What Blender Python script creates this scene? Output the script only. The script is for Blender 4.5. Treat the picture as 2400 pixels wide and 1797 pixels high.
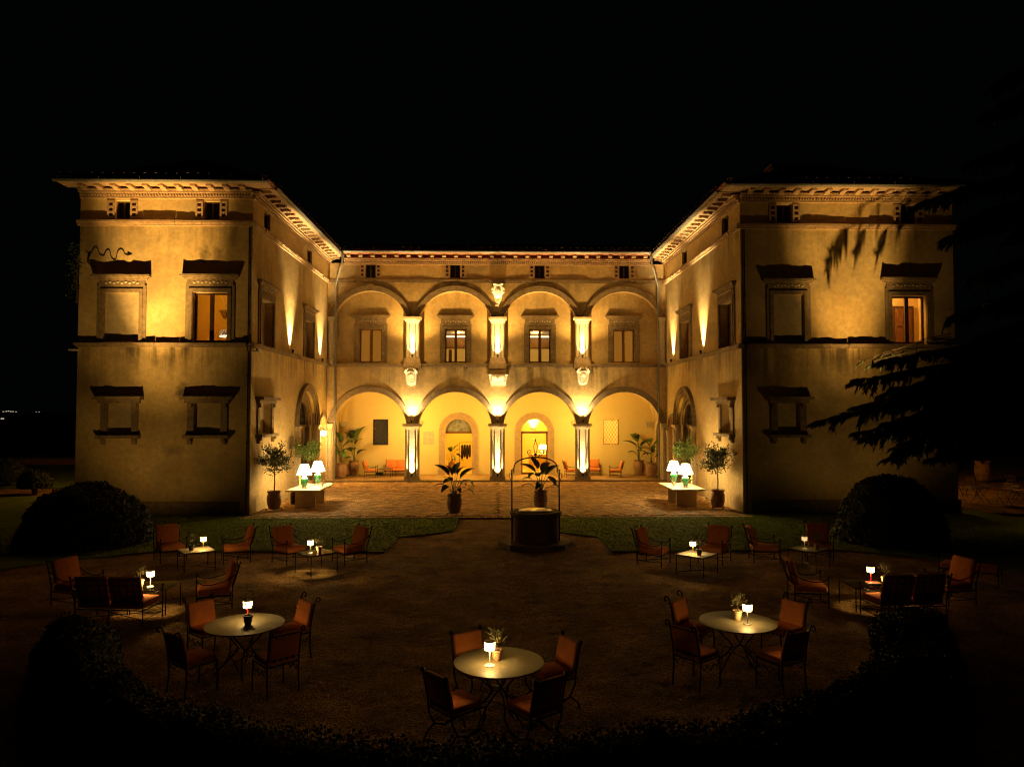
import bpy, bmesh, math, random
from mathutils import Vector, Matrix, noise
from mathutils.geometry import tessellate_polygon
random.seed(7)
S = bpy.context.scene
COL = S.collection
for o in list(bpy.data.objects): bpy.data.objects.remove(o)
PI = math.pi
R = math.radians
U = random.uniform

# ------------------------------------------------------------------ camera, sky, exposure
cam = bpy.data.cameras.new('camera'); co = bpy.data.objects.new('camera', cam); COL.objects.link(co)
co.location = (-.077, 0, 4.089); co.rotation_euler = (PI/2+.0358, 0, -.0217)
cam.sensor_fit = 'HORIZONTAL'; cam.sensor_width = 36; cam.lens = 25.55; cam.clip_end = 3000; cam.clip_start = .1
S.camera = co
W = bpy.data.worlds.new('World'); S.world = W; W.use_nodes = True
bg = W.node_tree.nodes['Background']; bg.inputs[0].default_value = (.55, .85, .75, 1); bg.inputs[1].default_value = .0007
S.view_settings.view_transform = 'Standard'; S.view_settings.look = 'None'
S.view_settings.exposure = 0; S.view_settings.gamma = 1; S.view_settings.use_curve_mapping = False
S.render.engine = 'CYCLES'
S.cycles.use_denoising = True; S.cycles.filter_width = 1.2
S.cycles.max_bounces = 8; S.cycles.diffuse_bounces = 5; S.cycles.transparent_max_bounces = 12
S.cycles.sample_clamp_indirect = 8; S.cycles.caustics_reflective = False; S.cycles.caustics_refractive = False
HOT = (1, .71, .30); WARM = (1, .555, .05); WARM2 = (1, .575, .145); AMBER = (1, .47, .07)

# ------------------------------------------------------------------ helpers
def link(o, parent=None):
    COL.objects.link(o)
    if parent: o.parent = parent
    return o
def tag(o, label=None, cat=None, group=None, kind=None):
    if label: o['label'] = label
    if cat: o['category'] = cat
    if group: o['group'] = group
    if kind: o['kind'] = kind
    return o
def thing(name, label, cat, loc=(0,0,0), rz=0, group=None):
    o = link(bpy.data.objects.new(name, None)); o.empty_display_size = .2
    o.location = loc; o.rotation_euler = (0, 0, rz)
    return tag(o, label, cat, group)
def kids(o): return [c for c in bpy.data.objects if c.parent == o]
def dup(src, loc, rz=0, label=None, group=None, parent=None):
    def cp(o, p):
        c = o.copy(); link(c, p)
        for ch in KID.get(o.name, ()): cp(ch, c)
        return c
    KID = {}
    st = [src]
    for o in bpy.data.objects:
        if o.parent: KID.setdefault(o.parent.name, []).append(o)
    c = cp(src, parent); c.location = loc; c.rotation_euler = (0, 0, rz)
    if label: c['label'] = label
    if group: c['group'] = group
    return c
def rep(src, loc, rz, parent, name=None):
    c = src.copy(); link(c, parent); c.location = loc; c.rotation_euler = (0, 0, rz) if not hasattr(rz, '__len__') else rz
    return c
def light(kind, loc, power, color=WARM, size=.05, parent=None, aim=None, angle=60, blend=.6):
    l = bpy.data.lights.new('lamp_light', kind); l.energy = power; l.color = color
    if kind == 'AREA': l.size = size
    else: l.shadow_soft_size = size
    if kind == 'SPOT': l.spot_size = R(angle); l.spot_blend = blend
    o = link(bpy.data.objects.new('lamp_light', l), parent); o.location = loc
    if aim is not None: o.rotation_euler = Vector(aim).to_track_quat('-Z', 'Y').to_euler()
    return o

class MB:
    def __init__(s, T=None): s.v = []; s.f = []; s.T = T
    def add(s, vs, fs, M=None):
        o = len(s.v)
        for p in vs:
            if M is not None: p = M @ Vector(p)
            s.v.append(tuple(s.T(*p)) if s.T else tuple(p))
        s.f += [[i+o for i in f] for f in fs]
        return s
    def box(s, a, b, M=None):
        x0, y0, z0 = a; x1, y1, z1 = b
        return s.add([(x0,y0,z0),(x1,y0,z0),(x1,y1,z0),(x0,y1,z0),(x0,y0,z1),(x1,y0,z1),(x1,y1,z1),(x0,y1,z1)],
                     [(0,3,2,1),(4,5,6,7),(0,1,5,4),(1,2,6,5),(2,3,7,6),(3,0,4,7)], M)
    def cbox(s, c, d, M=None):
        return s.box([c[i]-d[i]/2 for i in range(3)], [c[i]+d[i]/2 for i in range(3)], M)
    def tube(s, pts, r, n=6, M=None, caps=True):
        pts = [Vector(p) for p in pts]; vs = []; m = len(pts)
        rr = r if hasattr(r, '__len__') else [r]*m
        up = None
        for i, p in enumerate(pts):
            t = (pts[min(i+1, m-1)]-pts[max(i-1, 0)])
            t = t.normalized() if t.length > 1e-9 else Vector((0,0,1))
            if up is None: up = Vector((0,0,1)) if abs(t.z) < .9 else Vector((1,0,0))
            a = t.cross(up)
            if a.length < 1e-6: a = t.cross(Vector((.3,.9,.1)))
            a.normalize(); b = a.cross(t).normalized(); up = b
            for k in range(n):
                an = 2*PI*k/n; vs.append(p+(a*math.cos(an)+b*math.sin(an))*rr[i])
        fs = [(i*n+k, i*n+(k+1) % n, (i+1)*n+(k+1) % n, (i+1)*n+k) for i in range(m-1) for k in range(n)]
        if caps: fs += [tuple(range(n))[::-1], tuple(range((m-1)*n, m*n))]
        return s.add(vs, fs, M)
    def lathe(s, prof, n=16, c=(0,0,0), M=None, a0=0, a1=2*PI):
        vs = []; full = abs(a1-a0-2*PI) < 1e-6; k = n if full else n+1
        for r, z in prof:
            for i in range(k):
                a = a0+(a1-a0)*i/n; vs.append((c[0]+r*math.cos(a), c[1]+r*math.sin(a), c[2]+z))
        fs = [(j*k+i, j*k+(i+1) % k, (j+1)*k+(i+1) % k, (j+1)*k+i) for j in range(len(prof)-1) for i in range(n)]
        return s.add(vs, fs, M)
    def ball(s, c, r, n=8, sc=(1,1,1), M=None):
        m = n//2; vs = [(c[0], c[1], c[2]-r*sc[2])]; fs = []
        for j in range(1, m):
            t = -PI/2+PI*j/m
            for i in range(n):
                a = 2*PI*i/n; vs.append((c[0]+r*sc[0]*math.cos(t)*math.cos(a), c[1]+r*sc[1]*math.cos(t)*math.sin(a), c[2]+r*sc[2]*math.sin(t)))
        vs.append((c[0], c[1], c[2]+r*sc[2])); L = len(vs)-1
        for i in range(n):
            fs.append((0, 1+(i+1) % n, 1+i)); fs.append((L, L-n+i, L-n+(i+1) % n))
            for j in range(m-2): a = 1+j*n; fs.append((a+i, a+(i+1) % n, a+n+(i+1) % n, a+n+i))
        return s.add(vs, fs, M)
    def rbox(s, c, d, r, puff=0, M=None):
        "rounded, slightly puffed cushion"
        h = [x/2 for x in d]; r = min(r, min(h)*.98); ax = []
        for i in range(3): q = h[i]; ax.append([-q, -q+.35*r, -q+r, 0, q-r, q-.35*r, q])
        vs = []; fs = []; idx = {}
        def vert(p):
            k = tuple(round(x, 5) for x in p)
            if k not in idx:
                inn = [max(-h[i]+r, min(h[i]-r, p[i])) for i in range(3)]
                dl = Vector([p[i]-inn[i] for i in range(3)])
                if dl.length > 0: dl = dl.normalized()*r
                P = [inn[i]+dl[i] for i in range(3)]
                if puff:
                    t = min(range(3), key=lambda i: d[i]); o2 = [i for i in range(3) if i != t]
                    w = 1
                    for i in o2: w *= 1-(P[i]/h[i])**2
                    P[t] += (1 if P[t] > 0 else -1)*puff*max(0, w)
                idx[k] = len(vs); vs.append((c[0]+P[0], c[1]+P[1], c[2]+P[2]))
            return idx[k]
        for a in range(3):
            b, e = (a+1) % 3, (a+2) % 3
            for sg in (-1, 1):
                for i in range(6):
                    for j in range(6):
                        q = []
                        for di, dj in ((0,0),(1,0),(1,1),(0,1)):
                            p = [0,0,0]; p[a] = sg*h[a]; p[b] = ax[b][i+di]; p[e] = ax[e][j+dj]; q.append(vert(p))
                        fs.append(q if sg > 0 else q[::-1])
        return s.add(vs, fs, M)
    def prism(s, poly, d0, d1, M=None):
        "polygon in the (u, z) plane pushed from depth d0 to d1 along the middle axis"
        n = len(poly); vs = [(p[0], d0, p[1]) for p in poly]+[(p[0], d1, p[1]) for p in poly]
        tri = tessellate_polygon([[Vector((p[0], p[1], 0)) for p in poly]])
        fs = [tuple(t) for t in tri]+[tuple(i+n for i in t)[::-1] for t in tri]
        fs += [(i, (i+1) % n, (i+1) % n+n, i+n) for i in range(n)]
        return s.add(vs, fs, M)
    def band(s, uc, zc, r0, r1, a0, a1, d0, d1, n=20):
        "ring sector in the (u, z) plane"
        vs = []
        for i in range(n+1):
            a = a0+(a1-a0)*i/n; ca, sa = math.cos(a), math.sin(a)
            for r, d in ((r0,d0),(r1,d0),(r1,d1),(r0,d1)): vs.append((uc+r*ca, d, zc+r*sa))
        fs = [(i*4+k, i*4+(k+1) % 4, i*4+4+(k+1) % 4, i*4+4+k) for i in range(n) for k in range(4)]
        fs += [(0,1,2,3), (n*4+3, n*4+2, n*4+1, n*4)]
        return s.add(vs, fs)
    def rough(s, u0, u1, z0, z1, d0, d1, jit=.02, step=.12):
        "stone slab along u whose front edge is chipped"
        n = max(2, int((u1-u0)/step)); vs = []
        ch = 0
        for i in range(n+1):
            u = u0+(u1-u0)*i/n
            if random.random() < .3: ch = U(-jit, jit*.4)
            j = ch+U(-jit, jit)*.25; k = U(-jit, 0)*.3
            vs += [(u, d0, z0), (u, d1+j, z0), (u, d1+j, z1+k), (u, d0, z1)]
        fs = [(i*4+k, i*4+(k+1) % 4, i*4+4+(k+1) % 4, i*4+4+k) for i in range(n) for k in range(4)]
        fs += [(0,1,2,3), (n*4+3, n*4+2, n*4+1, n*4)]
        return s.add(vs, fs)
    def wall(s, outline, holes, depth, d=0):
        "flat face with holes, each hole given a reveal of that depth"
        loops = [outline]+holes
        allp = [p for l in loops for p in l]
        tri = tessellate_polygon([[Vector((p[0], p[1], 0)) for p in l] for l in loops])
        s.add([(p[0], d, p[1]) for p in allp], [tuple(t) for t in tri])
        for h in holes:
            n = len(h)
            s.add([(p[0], d, p[1]) for p in h]+[(p[0], d-depth, p[1]) for p in h], [(i, (i+1) % n, (i+1) % n+n, i+n) for i in range(n)])
        return s
    def mesh(s, name, mat, smooth=False):
        me = bpy.data.meshes.new(name); me.from_pydata(s.v, [], s.f)
        if mat: me.materials.append(mat)
        if smooth:
            me.polygons.foreach_set('use_smooth', [True]*len(me.polygons))
            try: me.set_sharp_from_angle(angle=R(40))
            except Exception: pass
        me.update(); return me
    def build(s, name, mat, parent=None, smooth=False):
        return link(bpy.data.objects.new(name, s.mesh(name, mat, smooth)), parent)
def rect(u0, u1, z0, z1): return [(u0,z0),(u1,z0),(u1,z1),(u0,z1)]
def archpoly(uc, hw, z0, zs, rise, n=24):
    Rr = (rise*rise+hw*hw)/(2*rise); zc = zs+rise-Rr; a = math.asin(min(1, hw/Rr))
    if rise > hw: a = PI-a
    return [(uc-hw, z0), (uc+hw, z0)]+[(uc+Rr*math.sin(t), zc+Rr*math.cos(t)) for t in [a-2*a*i/n for i in range(n+1)]]
def arcinfo(hw, zs, rise):
    Rr = (rise*rise+hw*hw)/(2*rise); zc = zs+rise-Rr; a = math.asin(min(1, hw/Rr)); return Rr, zc, PI/2-a, PI/2+a

# ------------------------------------------------------------------ materials
def nodes(name):
    m = bpy.data.materials.new(name); m.use_nodes = True; nt = m.node_tree
    return m, nt, nt.nodes['Principled BSDF']
def mat(name, col, rough=.7, metal=0, var=.25, scale=5, bump=0, bscale=40, col2=None, spec=.4, isl=0, sub=None, coat=0):
    m, nt, b = nodes(name); N = nt.nodes.new; L = nt.links.new
    b.inputs['Roughness'].default_value = rough; b.inputs['Metallic'].default_value = metal
    b.inputs['Specular IOR Level'].default_value = spec; b.inputs['Coat Weight'].default_value = coat
    geo = N('ShaderNodeNewGeometry')
    n = N('ShaderNodeTexNoise'); n.inputs['Scale'].default_value = scale; n.inputs['Detail'].default_value = 6; n.inputs['Roughness'].default_value = .62
    L(geo.outputs['Position'], n.inputs['Vector'])
    rp = N('ShaderNodeValToRGB'); rp.color_ramp.elements[0].position = .3; rp.color_ramp.elements[1].position = .7
    c2 = col2 or tuple(c*(1-var) for c in col); c1 = col if col2 else tuple(min(1, c*(1+var*.5)) for c in col)
    rp.color_ramp.elements[0].color = (*c2, 1); rp.color_ramp.elements[1].color = (*c1, 1)
    L(n.outputs['Fac'], rp.inputs['Fac']); out = rp.outputs['Color']
    if isl:
        mx = N('ShaderNodeMix'); mx.data_type = 'RGBA'; mx.blend_type = 'MULTIPLY'; mx.inputs[0].default_value = 1
        r2 = N('ShaderNodeValToRGB'); r2.color_ramp.elements[0].color = (1-isl, 1-isl, 1-isl*.9, 1); r2.color_ramp.elements[1].color = (1+isl*.4, 1+isl*.25, 1, 1)
        L(geo.outputs['Random Per Island'], r2.inputs['Fac']); L(out, mx.inputs[6]); L(r2.outputs['Color'], mx.inputs[7]); out = mx.outputs[2]
    L(out, b.inputs['Base Color'])
    if bump:
        n2 = N('ShaderNodeTexNoise'); n2.inputs['Scale'].default_value = bscale; n2.inputs['Detail'].default_value = 5
        L(geo.outputs['Position'], n2.inputs['Vector'])
        bp = N('ShaderNodeBump'); bp.inputs['Strength'].default_value = bump; bp.inputs['Distance'].default_value = .02
        L(n2.outputs['Fac'], bp.inputs['Height']); L(bp.outputs['Normal'], b.inputs['Normal'])
    return m
def emit(name, col, strength, base=(.8,.75,.6)):
    m, nt, b = nodes(name)
    b.inputs['Base Color'].default_value = (*base, 1); b.inputs['Emission Color'].default_value = (*col, 1); b.inputs['Emission Strength'].default_value = strength
    return m
def plaster(name, colA, colB, stain=1.0, bump=.35, mottle=1.0):
    m, nt, b = nodes(name); N = nt.nodes.new; L = nt.links.new
    b.inputs['Roughness'].default_value = .9; b.inputs['Specular IOR Level'].default_value = .15
    geo = N('ShaderNodeNewGeometry'); P = geo.outputs['Position']
    def nz(scale, mapping=None, detail=6, rough=.6):
        n = N('ShaderNodeTexNoise'); n.inputs['Scale'].default_value = scale; n.inputs['Detail'].default_value = detail; n.inputs['Roughness'].default_value = rough
        src = P
        if mapping:
            mp = N('ShaderNodeMapping'); mp.inputs['Scale'].default_value = mapping; L(P, mp.inputs['Vector']); src = mp.outputs['Vector']
        L(src, n.inputs['Vector']); return n.outputs['Fac']
    def ramp(f, p0, p1, c0=(0,0,0,1), c1=(1,1,1,1)):
        r = N('ShaderNodeValToRGB'); r.color_ramp.elements[0].position = p0; r.color_ramp.elements[1].position = p1
        r.color_ramp.elements[0].color = c0; r.color_ramp.elements[1].color = c1; L(f, r.inputs['Fac']); return r.outputs['Color']
    def math_(op, a, c, clamp=True):
        n = N('ShaderNodeMath'); n.operation = op; n.use_clamp = clamp
        for i, x in enumerate((a, c)):
            if isinstance(x, (int, float)): n.inputs[i].default_value = x
            else: L(x, n.inputs[i])
        return n.outputs[0]
    def mix(f, a, c):
        x = N('ShaderNodeMix'); x.data_type = 'RGBA'; L(f, x.inputs[0])
        for i, q in ((6, a), (7, c)):
            if isinstance(q, tuple): x.inputs[i].default_value = (*q, 1)
            else: L(q, x.inputs[i])
        return x.outputs[2]
    base = mix(ramp(nz(.55), .32, .68), colA, colB)
    fine = ramp(nz(5, None, 9, .72), .35, .68, (1-.28*mottle,1-.29*mottle,1-.30*mottle,1), (1+.06*mottle,1+.05*mottle,1+.03*mottle,1))
    mu = N('ShaderNodeMix'); mu.data_type = 'RGBA'; mu.blend_type = 'MULTIPLY'; mu.inputs[0].default_value = 1
    L(base, mu.inputs[6]); L(fine, mu.inputs[7]); out = mu.outputs[2]
    if stain:
        sx = N('ShaderNodeSeparateXYZ'); L(P, sx.inputs[0]); z = sx.outputs['Z']
        streak = ramp(nz(1, (2.2, 2.2, .16), 7, .65), .42, .60)
        patch = ramp(nz(.5, (1, 1, .8), 6, .6), .42, .62)
        def band(top, h):   # weathering that runs down from a ledge
            f = math_('SUBTRACT', 1, math_('DIVIDE', math_('SUBTRACT', top, z, False), h, False))
            up = N('ShaderNodeMath'); up.operation = 'LESS_THAN'; L(z, up.inputs[0]); up.inputs[1].default_value = top
            return math_('MULTIPLY', f, up.outputs[0])
        f = math_('MAXIMUM', math_('MULTIPLY', band(6.56, 2.0), 1.0), math_('MULTIPLY', band(11.3, 2.4), .55))
        f = math_('MULTIPLY', f, math_('MULTIPLY', streak, math_('ADD', patch, .3)))
        f = math_('MULTIPLY', f, .95*stain)
        out = mix(f, out, (.07, .055, .035))
        low = math_('MULTIPLY', math_('SUBTRACT', 1, math_('DIVIDE', z, 2.2, False)), math_('MULTIPLY', ramp(nz(1.1), .4, .72), .55*stain))
        out = mix(low, out, (.16, .12, .08))
        gp = math_('MULTIPLY', ramp(nz(.32, (1,1,1.3), 7, .62), .47, .66), .62*stain)
        out = mix(gp, out, (.24, .19, .12))
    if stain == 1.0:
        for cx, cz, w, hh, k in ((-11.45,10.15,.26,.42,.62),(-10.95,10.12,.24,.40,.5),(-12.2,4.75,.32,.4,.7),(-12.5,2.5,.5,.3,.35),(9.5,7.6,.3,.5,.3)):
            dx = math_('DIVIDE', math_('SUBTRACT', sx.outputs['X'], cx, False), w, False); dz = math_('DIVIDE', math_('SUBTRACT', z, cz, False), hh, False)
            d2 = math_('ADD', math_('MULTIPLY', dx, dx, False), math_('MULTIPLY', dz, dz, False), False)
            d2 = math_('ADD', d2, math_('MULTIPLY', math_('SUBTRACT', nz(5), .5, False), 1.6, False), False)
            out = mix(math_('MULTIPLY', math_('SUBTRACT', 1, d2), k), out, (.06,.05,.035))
    L(out, b.inputs['Base Color'])
    h = math_('ADD', math_('MULTIPLY', nz(2.2, None, 8, .6), 1.2, False), math_('MULTIPLY', nz(26), .35, False), False)
    bp = N('ShaderNodeBump'); bp.inputs['Strength'].default_value = bump; bp.inputs['Distance'].default_value = .03
    L(h, bp.inputs['Height']); L(bp.outputs['Normal'], b.inputs['Normal'])
    return m
def glassy(name, tint, gloss=.08, rough=.03):
    m = bpy.data.materials.new(name); m.use_nodes = True; nt = m.node_tree; nt.nodes.clear(); N = nt.nodes.new
    t = N('ShaderNodeBsdfTransparent'); t.inputs[0].default_value = (*tint, 1); g = N('ShaderNodeBsdfGlossy'); g.inputs['Roughness'].default_value = rough
    fr = N('ShaderNodeFresnel'); fr.inputs[0].default_value = 1.45; mx = N('ShaderNodeMixShader'); o = N('ShaderNodeOutputMaterial')
    nt.links.new(fr.outputs[0], mx.inputs[0]); nt.links.new(t.outputs[0], mx.inputs[1]); nt.links.new(g.outputs[0], mx.inputs[2]); nt.links.new(mx.outputs[0], o.inputs[0])
    return m
PL = plaster('ochre_plaster', (.58,.40,.165), (.74,.555,.27))
PLY = plaster('loggia_plaster', (.80,.62,.27), (.82,.65,.30), 0, .08, .15)
PLB = plaster('blind_plaster', (.50,.39,.23), (.58,.46,.28), .3)
STONE = mat('grey_stone', (.27,.195,.115), .85, var=.4, scale=6, bump=.5, bscale=22, spec=.2)
STONE_L = mat('pale_carved_stone', (.60,.50,.36), .8, var=.3, scale=9, bump=.6, bscale=30, spec=.25)
MARBLE = mat('shield_marble', (.72,.64,.5), .7, var=.25, scale=12, bump=.3)
PIER = mat('pitted_pier_stone', (.50,.41,.28), .8, col2=(.16,.12,.07), scale=14, bump=.9, bscale=34, spec=.25)
TERRA = mat('eaves_terracotta', (.40,.17,.09), .85, var=.4, scale=8, bump=.4)
CORN = mat('cornice_brick', (.46,.31,.18), .85, var=.35, scale=9, bump=.6)
TILE = mat('roof_tile_clay', (.20,.10,.06), .9, var=.5, scale=6, bump=.4)
ZINC = mat('zinc_gutter', (.22,.21,.19), .5, .35, var=.25, scale=5)
WOOD = mat('dark_wood', (.085,.04,.02), .55, var=.4, scale=8)
WOODM = mat('brown_wood', (.20,.085,.035), .5, var=.35, scale=6)
BLACKP = mat('dark_void', (.012,.01,.009), .9, var=.2)
IRON = mat('black_iron', (.018,.016,.014), .45, .6, var=.3, scale=30)
RED = mat('terracotta_cushion', (.74,.24,.065), .88, var=.18, scale=9, bump=.25, bscale=160, spec=.15)
GLASS = glassy('window_glass', (.95,.95,.93)); GTOP = glassy('table_glass', (.9,.93,.88), rough=.06)
TTOP = mat('sage_metal_top', (.15,.13,.08), .5, .1, var=.12, scale=12, spec=.5)
STOP = mat('stone_table_top', (.36,.31,.22), .5, var=.15, scale=8)
DTOP = mat('dark_table_top', (.13,.13,.09), .4, var=.2, scale=8)
TRAV = mat('travertine', (.62,.53,.38), .55, var=.12, scale=4, bump=.15)
CLAY = mat('clay_pot', (.34,.19,.10), .85, var=.35, scale=7, bump=.4)
CLAYD = mat('dark_pot', (.06,.045,.035), .7, var=.3); CLAYL = mat('pale_pot', (.55,.40,.24), .8, var=.25, scale=20)
SOIL = mat('potting_soil', (.05,.035,.02), 1, bump=.8)
BARK = mat('bark', (.12,.085,.055), .95, var=.4, scale=12, bump=.6)
LEAF = mat('citrus_leaf', (.10,.15,.022), .42, var=.35, scale=3, isl=.45, spec=.5)
OLIVE = mat('olive_leaf', (.20,.20,.085), .6, var=.3, scale=20, isl=.4)
BANANA = mat('paddle_leaf', (.06,.12,.022), .38, var=.35, scale=6, spec=.5)
TWIG_SHADE = mat('hedge_twig_shade', (.016,.013,.009), 1, var=.4, scale=9)  # twig cores, coloured near-black to paint in the shade behind the leaves
HEDGE = mat('hedge_leaf', (.028,.046,.013), .7, var=.4, scale=4, isl=.6)
CEDARM = mat('cedar_needles', (.03,.05,.02), .8, var=.4, scale=2, isl=.5)
BRICKM = mat('well_brick', (.34,.20,.11), .9, isl=.45, scale=12, bump=.6)
PAVE = mat('paving_brick', (.66,.41,.17), .8, isl=.5, var=.35, scale=16, bump=.5, bscale=50)
LOGF = mat('loggia_floor_brick', (.42,.25,.12), .6, isl=.25, var=.25, scale=3)
CEL = mat('green_glaze', (.012,.16,.045), .12, col2=(.05,.22,.12), scale=3, spec=.6, coat=.5)
GRILLE = mat('iron_grille', (.05,.035,.02), .6, var=.2)
DARKBOX = mat('black_box', (.015,.015,.016), .5, var=.2)
WHITEM = mat('white_enamel', (.75,.70,.62), .35, var=.05); REDM = mat('red_enamel', (.5,.02,.03), .3, var=.05)
GOLDM = mat('gold_enamel', (.75,.45,.12), .3, .4, var=.05); GREYM = mat('grey_enamel', (.12,.12,.12), .35, var=.05)
SHADE = emit('lamp_shade_lit', (1,.80,.45), 15); CSHADE = emit('cordless_shade_lit', (1,.60,.19), 24); CSHADED = emit('dim_cordless_shade', (1,.62,.25), 1.0)
BULB = emit('bulb_lit', (1,.82,.5), 60); COVE = emit('cove_lit', (1,.80,.48), 2.2); LENS = emit('uplight_lens', (1,.8,.45), 25)
BLIND = emit('lit_blind', (1,.37,.035), .27, (.12,.07,.03))

# ------------------------------------------------------------------ ground
D, DW, A, XL, XR, BK = 41.14, 28.39, 9.59, -16.26, 18.13, 44.5
def gravel_mat(name, c1, c2, c3):
    m, nt, b = nodes(name); N = nt.nodes.new; L = nt.links.new
    b.inputs['Roughness'].default_value = .95; b.inputs['Specular IOR Level'].default_value = .15
    geo = N('ShaderNodeNewGeometry'); P = geo.outputs['Position']
    def nz(sc, d=6, r=.65):
        n = N('ShaderNodeTexNoise'); n.inputs['Scale'].default_value = sc; n.inputs['Detail'].default_value = d; n.inputs['Roughness'].default_value = r; L(P, n.inputs['Vector']); return n.outputs['Fac']
    v = N('ShaderNodeTexVoronoi'); v.inputs['Scale'].default_value = 38; L(P, v.inputs['Vector'])
    rp = N('ShaderNodeValToRGB'); e = rp.color_ramp.elements; e[0].position = 0; e[1].position = 1; e[0].color = (*c1, 1); e[1].color = (*c3, 1); x = e.new(.5); x.color = (*c2, 1)
    L(v.outputs['Color'], rp.inputs['Fac'])
    r2 = N('ShaderNodeValToRGB'); r2.color_ramp.elements[0].position = .35; r2.color_ramp.elements[1].position = .68; r2.color_ramp.elements[0].color = (.42,.38,.33,1); r2.color_ramp.elements[1].color = (1.25,1.2,1.1,1)
    L(nz(1.1), r2.inputs['Fac'])
    mu = N('ShaderNodeMix'); mu.data_type = 'RGBA'; mu.blend_type = 'MULTIPLY'; mu.inputs[0].default_value = 1; L(rp.outputs[0], mu.inputs[6]); L(r2.outputs[0], mu.inputs[7]); L(mu.outputs[2], b.inputs['Base Color'])
    a = N('ShaderNodeMath'); a.operation = 'MULTIPLY'; L(nz(3.2, 8), a.inputs[0]); a.inputs[1].default_value = 2.5
    s = N('ShaderNodeMath'); s.operation = 'ADD'; L(a.outputs[0], s.inputs[0]); L(v.outputs['Distance'], s.inputs[1])
    bp = N('ShaderNodeBump'); bp.inputs['Strength'].default_value = 1; bp.inputs['Distance'].default_value = .07; L(s.outputs[0], bp.inputs['Height']); L(bp.outputs['Normal'], b.inputs['Normal'])
    return m
GRAV = gravel_mat('pea_gravel', (.18,.095,.04), (.52,.32,.15), (.80,.53,.27))
GRASSM = mat('lawn_turf', (.20,.28,.014), .95, col2=(.12,.18,.010), scale=1.6, bump=.6, bscale=70, spec=.1)
BLADE = mat('grass_blade', (.20,.29,.016), .7, isl=.5, var=.3, scale=1.5, spec=.2)
MORT = mat('mortar', (.12,.085,.05), .95, var=.3, bump=.4)
def sheet(name, poly, z, m, kind='structure', thick=None):
    mb = MB(); n = len(poly)
    tri = tessellate_polygon([[Vector((x, y, 0)) for x, y in poly]])
    mb.add([(x, y, z) for x, y in poly], [tuple(t) for t in tri])
    if thick: mb.add([(x, y, z) for x, y in poly]+[(x, y, z-thick) for x, y in poly], [(i, (i+1) % n, (i+1) % n+n, i+n) for i in range(n)])
    return tag(mb.build(name, m), kind=kind)
sheet('ground', [(-900,-300),(900,-300),(900,1500),(-900,1500)], -.06, mat('dark_earth', (.05,.045,.025), .95, var=.4, scale=.8))
def ell(cx, cy, rx, ry, a0, a1, n): return [(cx+rx*math.cos(R(a0+(a1-a0)*i/n)), cy+ry*math.sin(R(a0+(a1-a0)*i/n))) for i in range(n+1)]
# gravel forecourt reaching up between the lawns to the paving
def gravel_bed(x0, x1, y0, y1, st=.07):
    nx, ny = int((x1-x0)/st), int((y1-y0)/st); vs = []; nz = noise.noise
    for j in range(ny+1):
        y = y0+(y1-y0)*j/ny
        for i in range(nx+1):
            x = x0+(x1-x0)*i/nx
            vs.append((x, y, .013*nz((x*.9, y*.9, 0))+.012*nz((x*3.1, y*3.1, 5))+.018*nz((x*7.3, y*7.3, 9))))
    return MB().add(vs, [(j*(nx+1)+i, j*(nx+1)+i+1, (j+1)*(nx+1)+i+1, (j+1)*(nx+1)+i) for j in range(ny) for i in range(nx)])
tag(gravel_bed(-13.9, 13.9, 6.2, 27.33).build('gravel_forecourt', GRAV, None, True), kind='structure')
LAWN_L = [(-60,27.5),(-60,8),(-13.8,8),(-13.6,16),(-13.1,18.4),(-11.8,20),(-9.6,21.3),(-3.25,20.95),(-3.2,23.3),(-1.5,24.45),(-1.48,27.3),(-9.0,28.2),(-9.0,28.9),(-17.5,28.9),(-17.5,34.6),(-60,34.6)]
LAWN_R = [(60,27.5),(60,8),(13.8,8),(13.5,15.6),(13.2,17.7),(11.8,19.9),(9.6,21.1),(3.25,20.9),(3.17,23.3),(2.03,24.2),(2.0,27.3),(9.0,28.2),(9.0,28.9),(19.2,28.9),(19.4,27.2),(24,26.4),(60,25.5)]
sheet('lawn', LAWN_L, .045, GRASSM, thick=.12)
sheet('lawn', LAWN_R, .045, GRASSM, thick=.12)
sheet('lawn', [(-60,-8),(-13.9,7.9),(-13,11),(-10.5,8.4),(-7.5,6.6),(0,5.6),(7.5,6.6),(10.5,8.4),(13,11),(13.9,7.9),(60,-8),(60,-30),(-60,-30)], .03, GRASSM, thick=.12)
sheet('gravel_path', [(-70,34.7),(-17.2,34.7),(-17.2,38.2),(-70,38.2)], .0, GRAV)
sheet('lawn', [(-70,38.3),(-16.9,38.3),(-16.9,70),(-70,70)], .045, GRASSM, thick=.1)
sheet('gravel_terrace', [(19.3,28.2),(23,26.7),(34,26.1),(60,26),(60,60),(19.3,60)], .06, GRAV, thick=.1)
sheet('courtyard_bed', [(-A,27.33),(A,27.33),(A,D+.2),(-A,D+.2)], .025, MORT, thick=.1)
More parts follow.
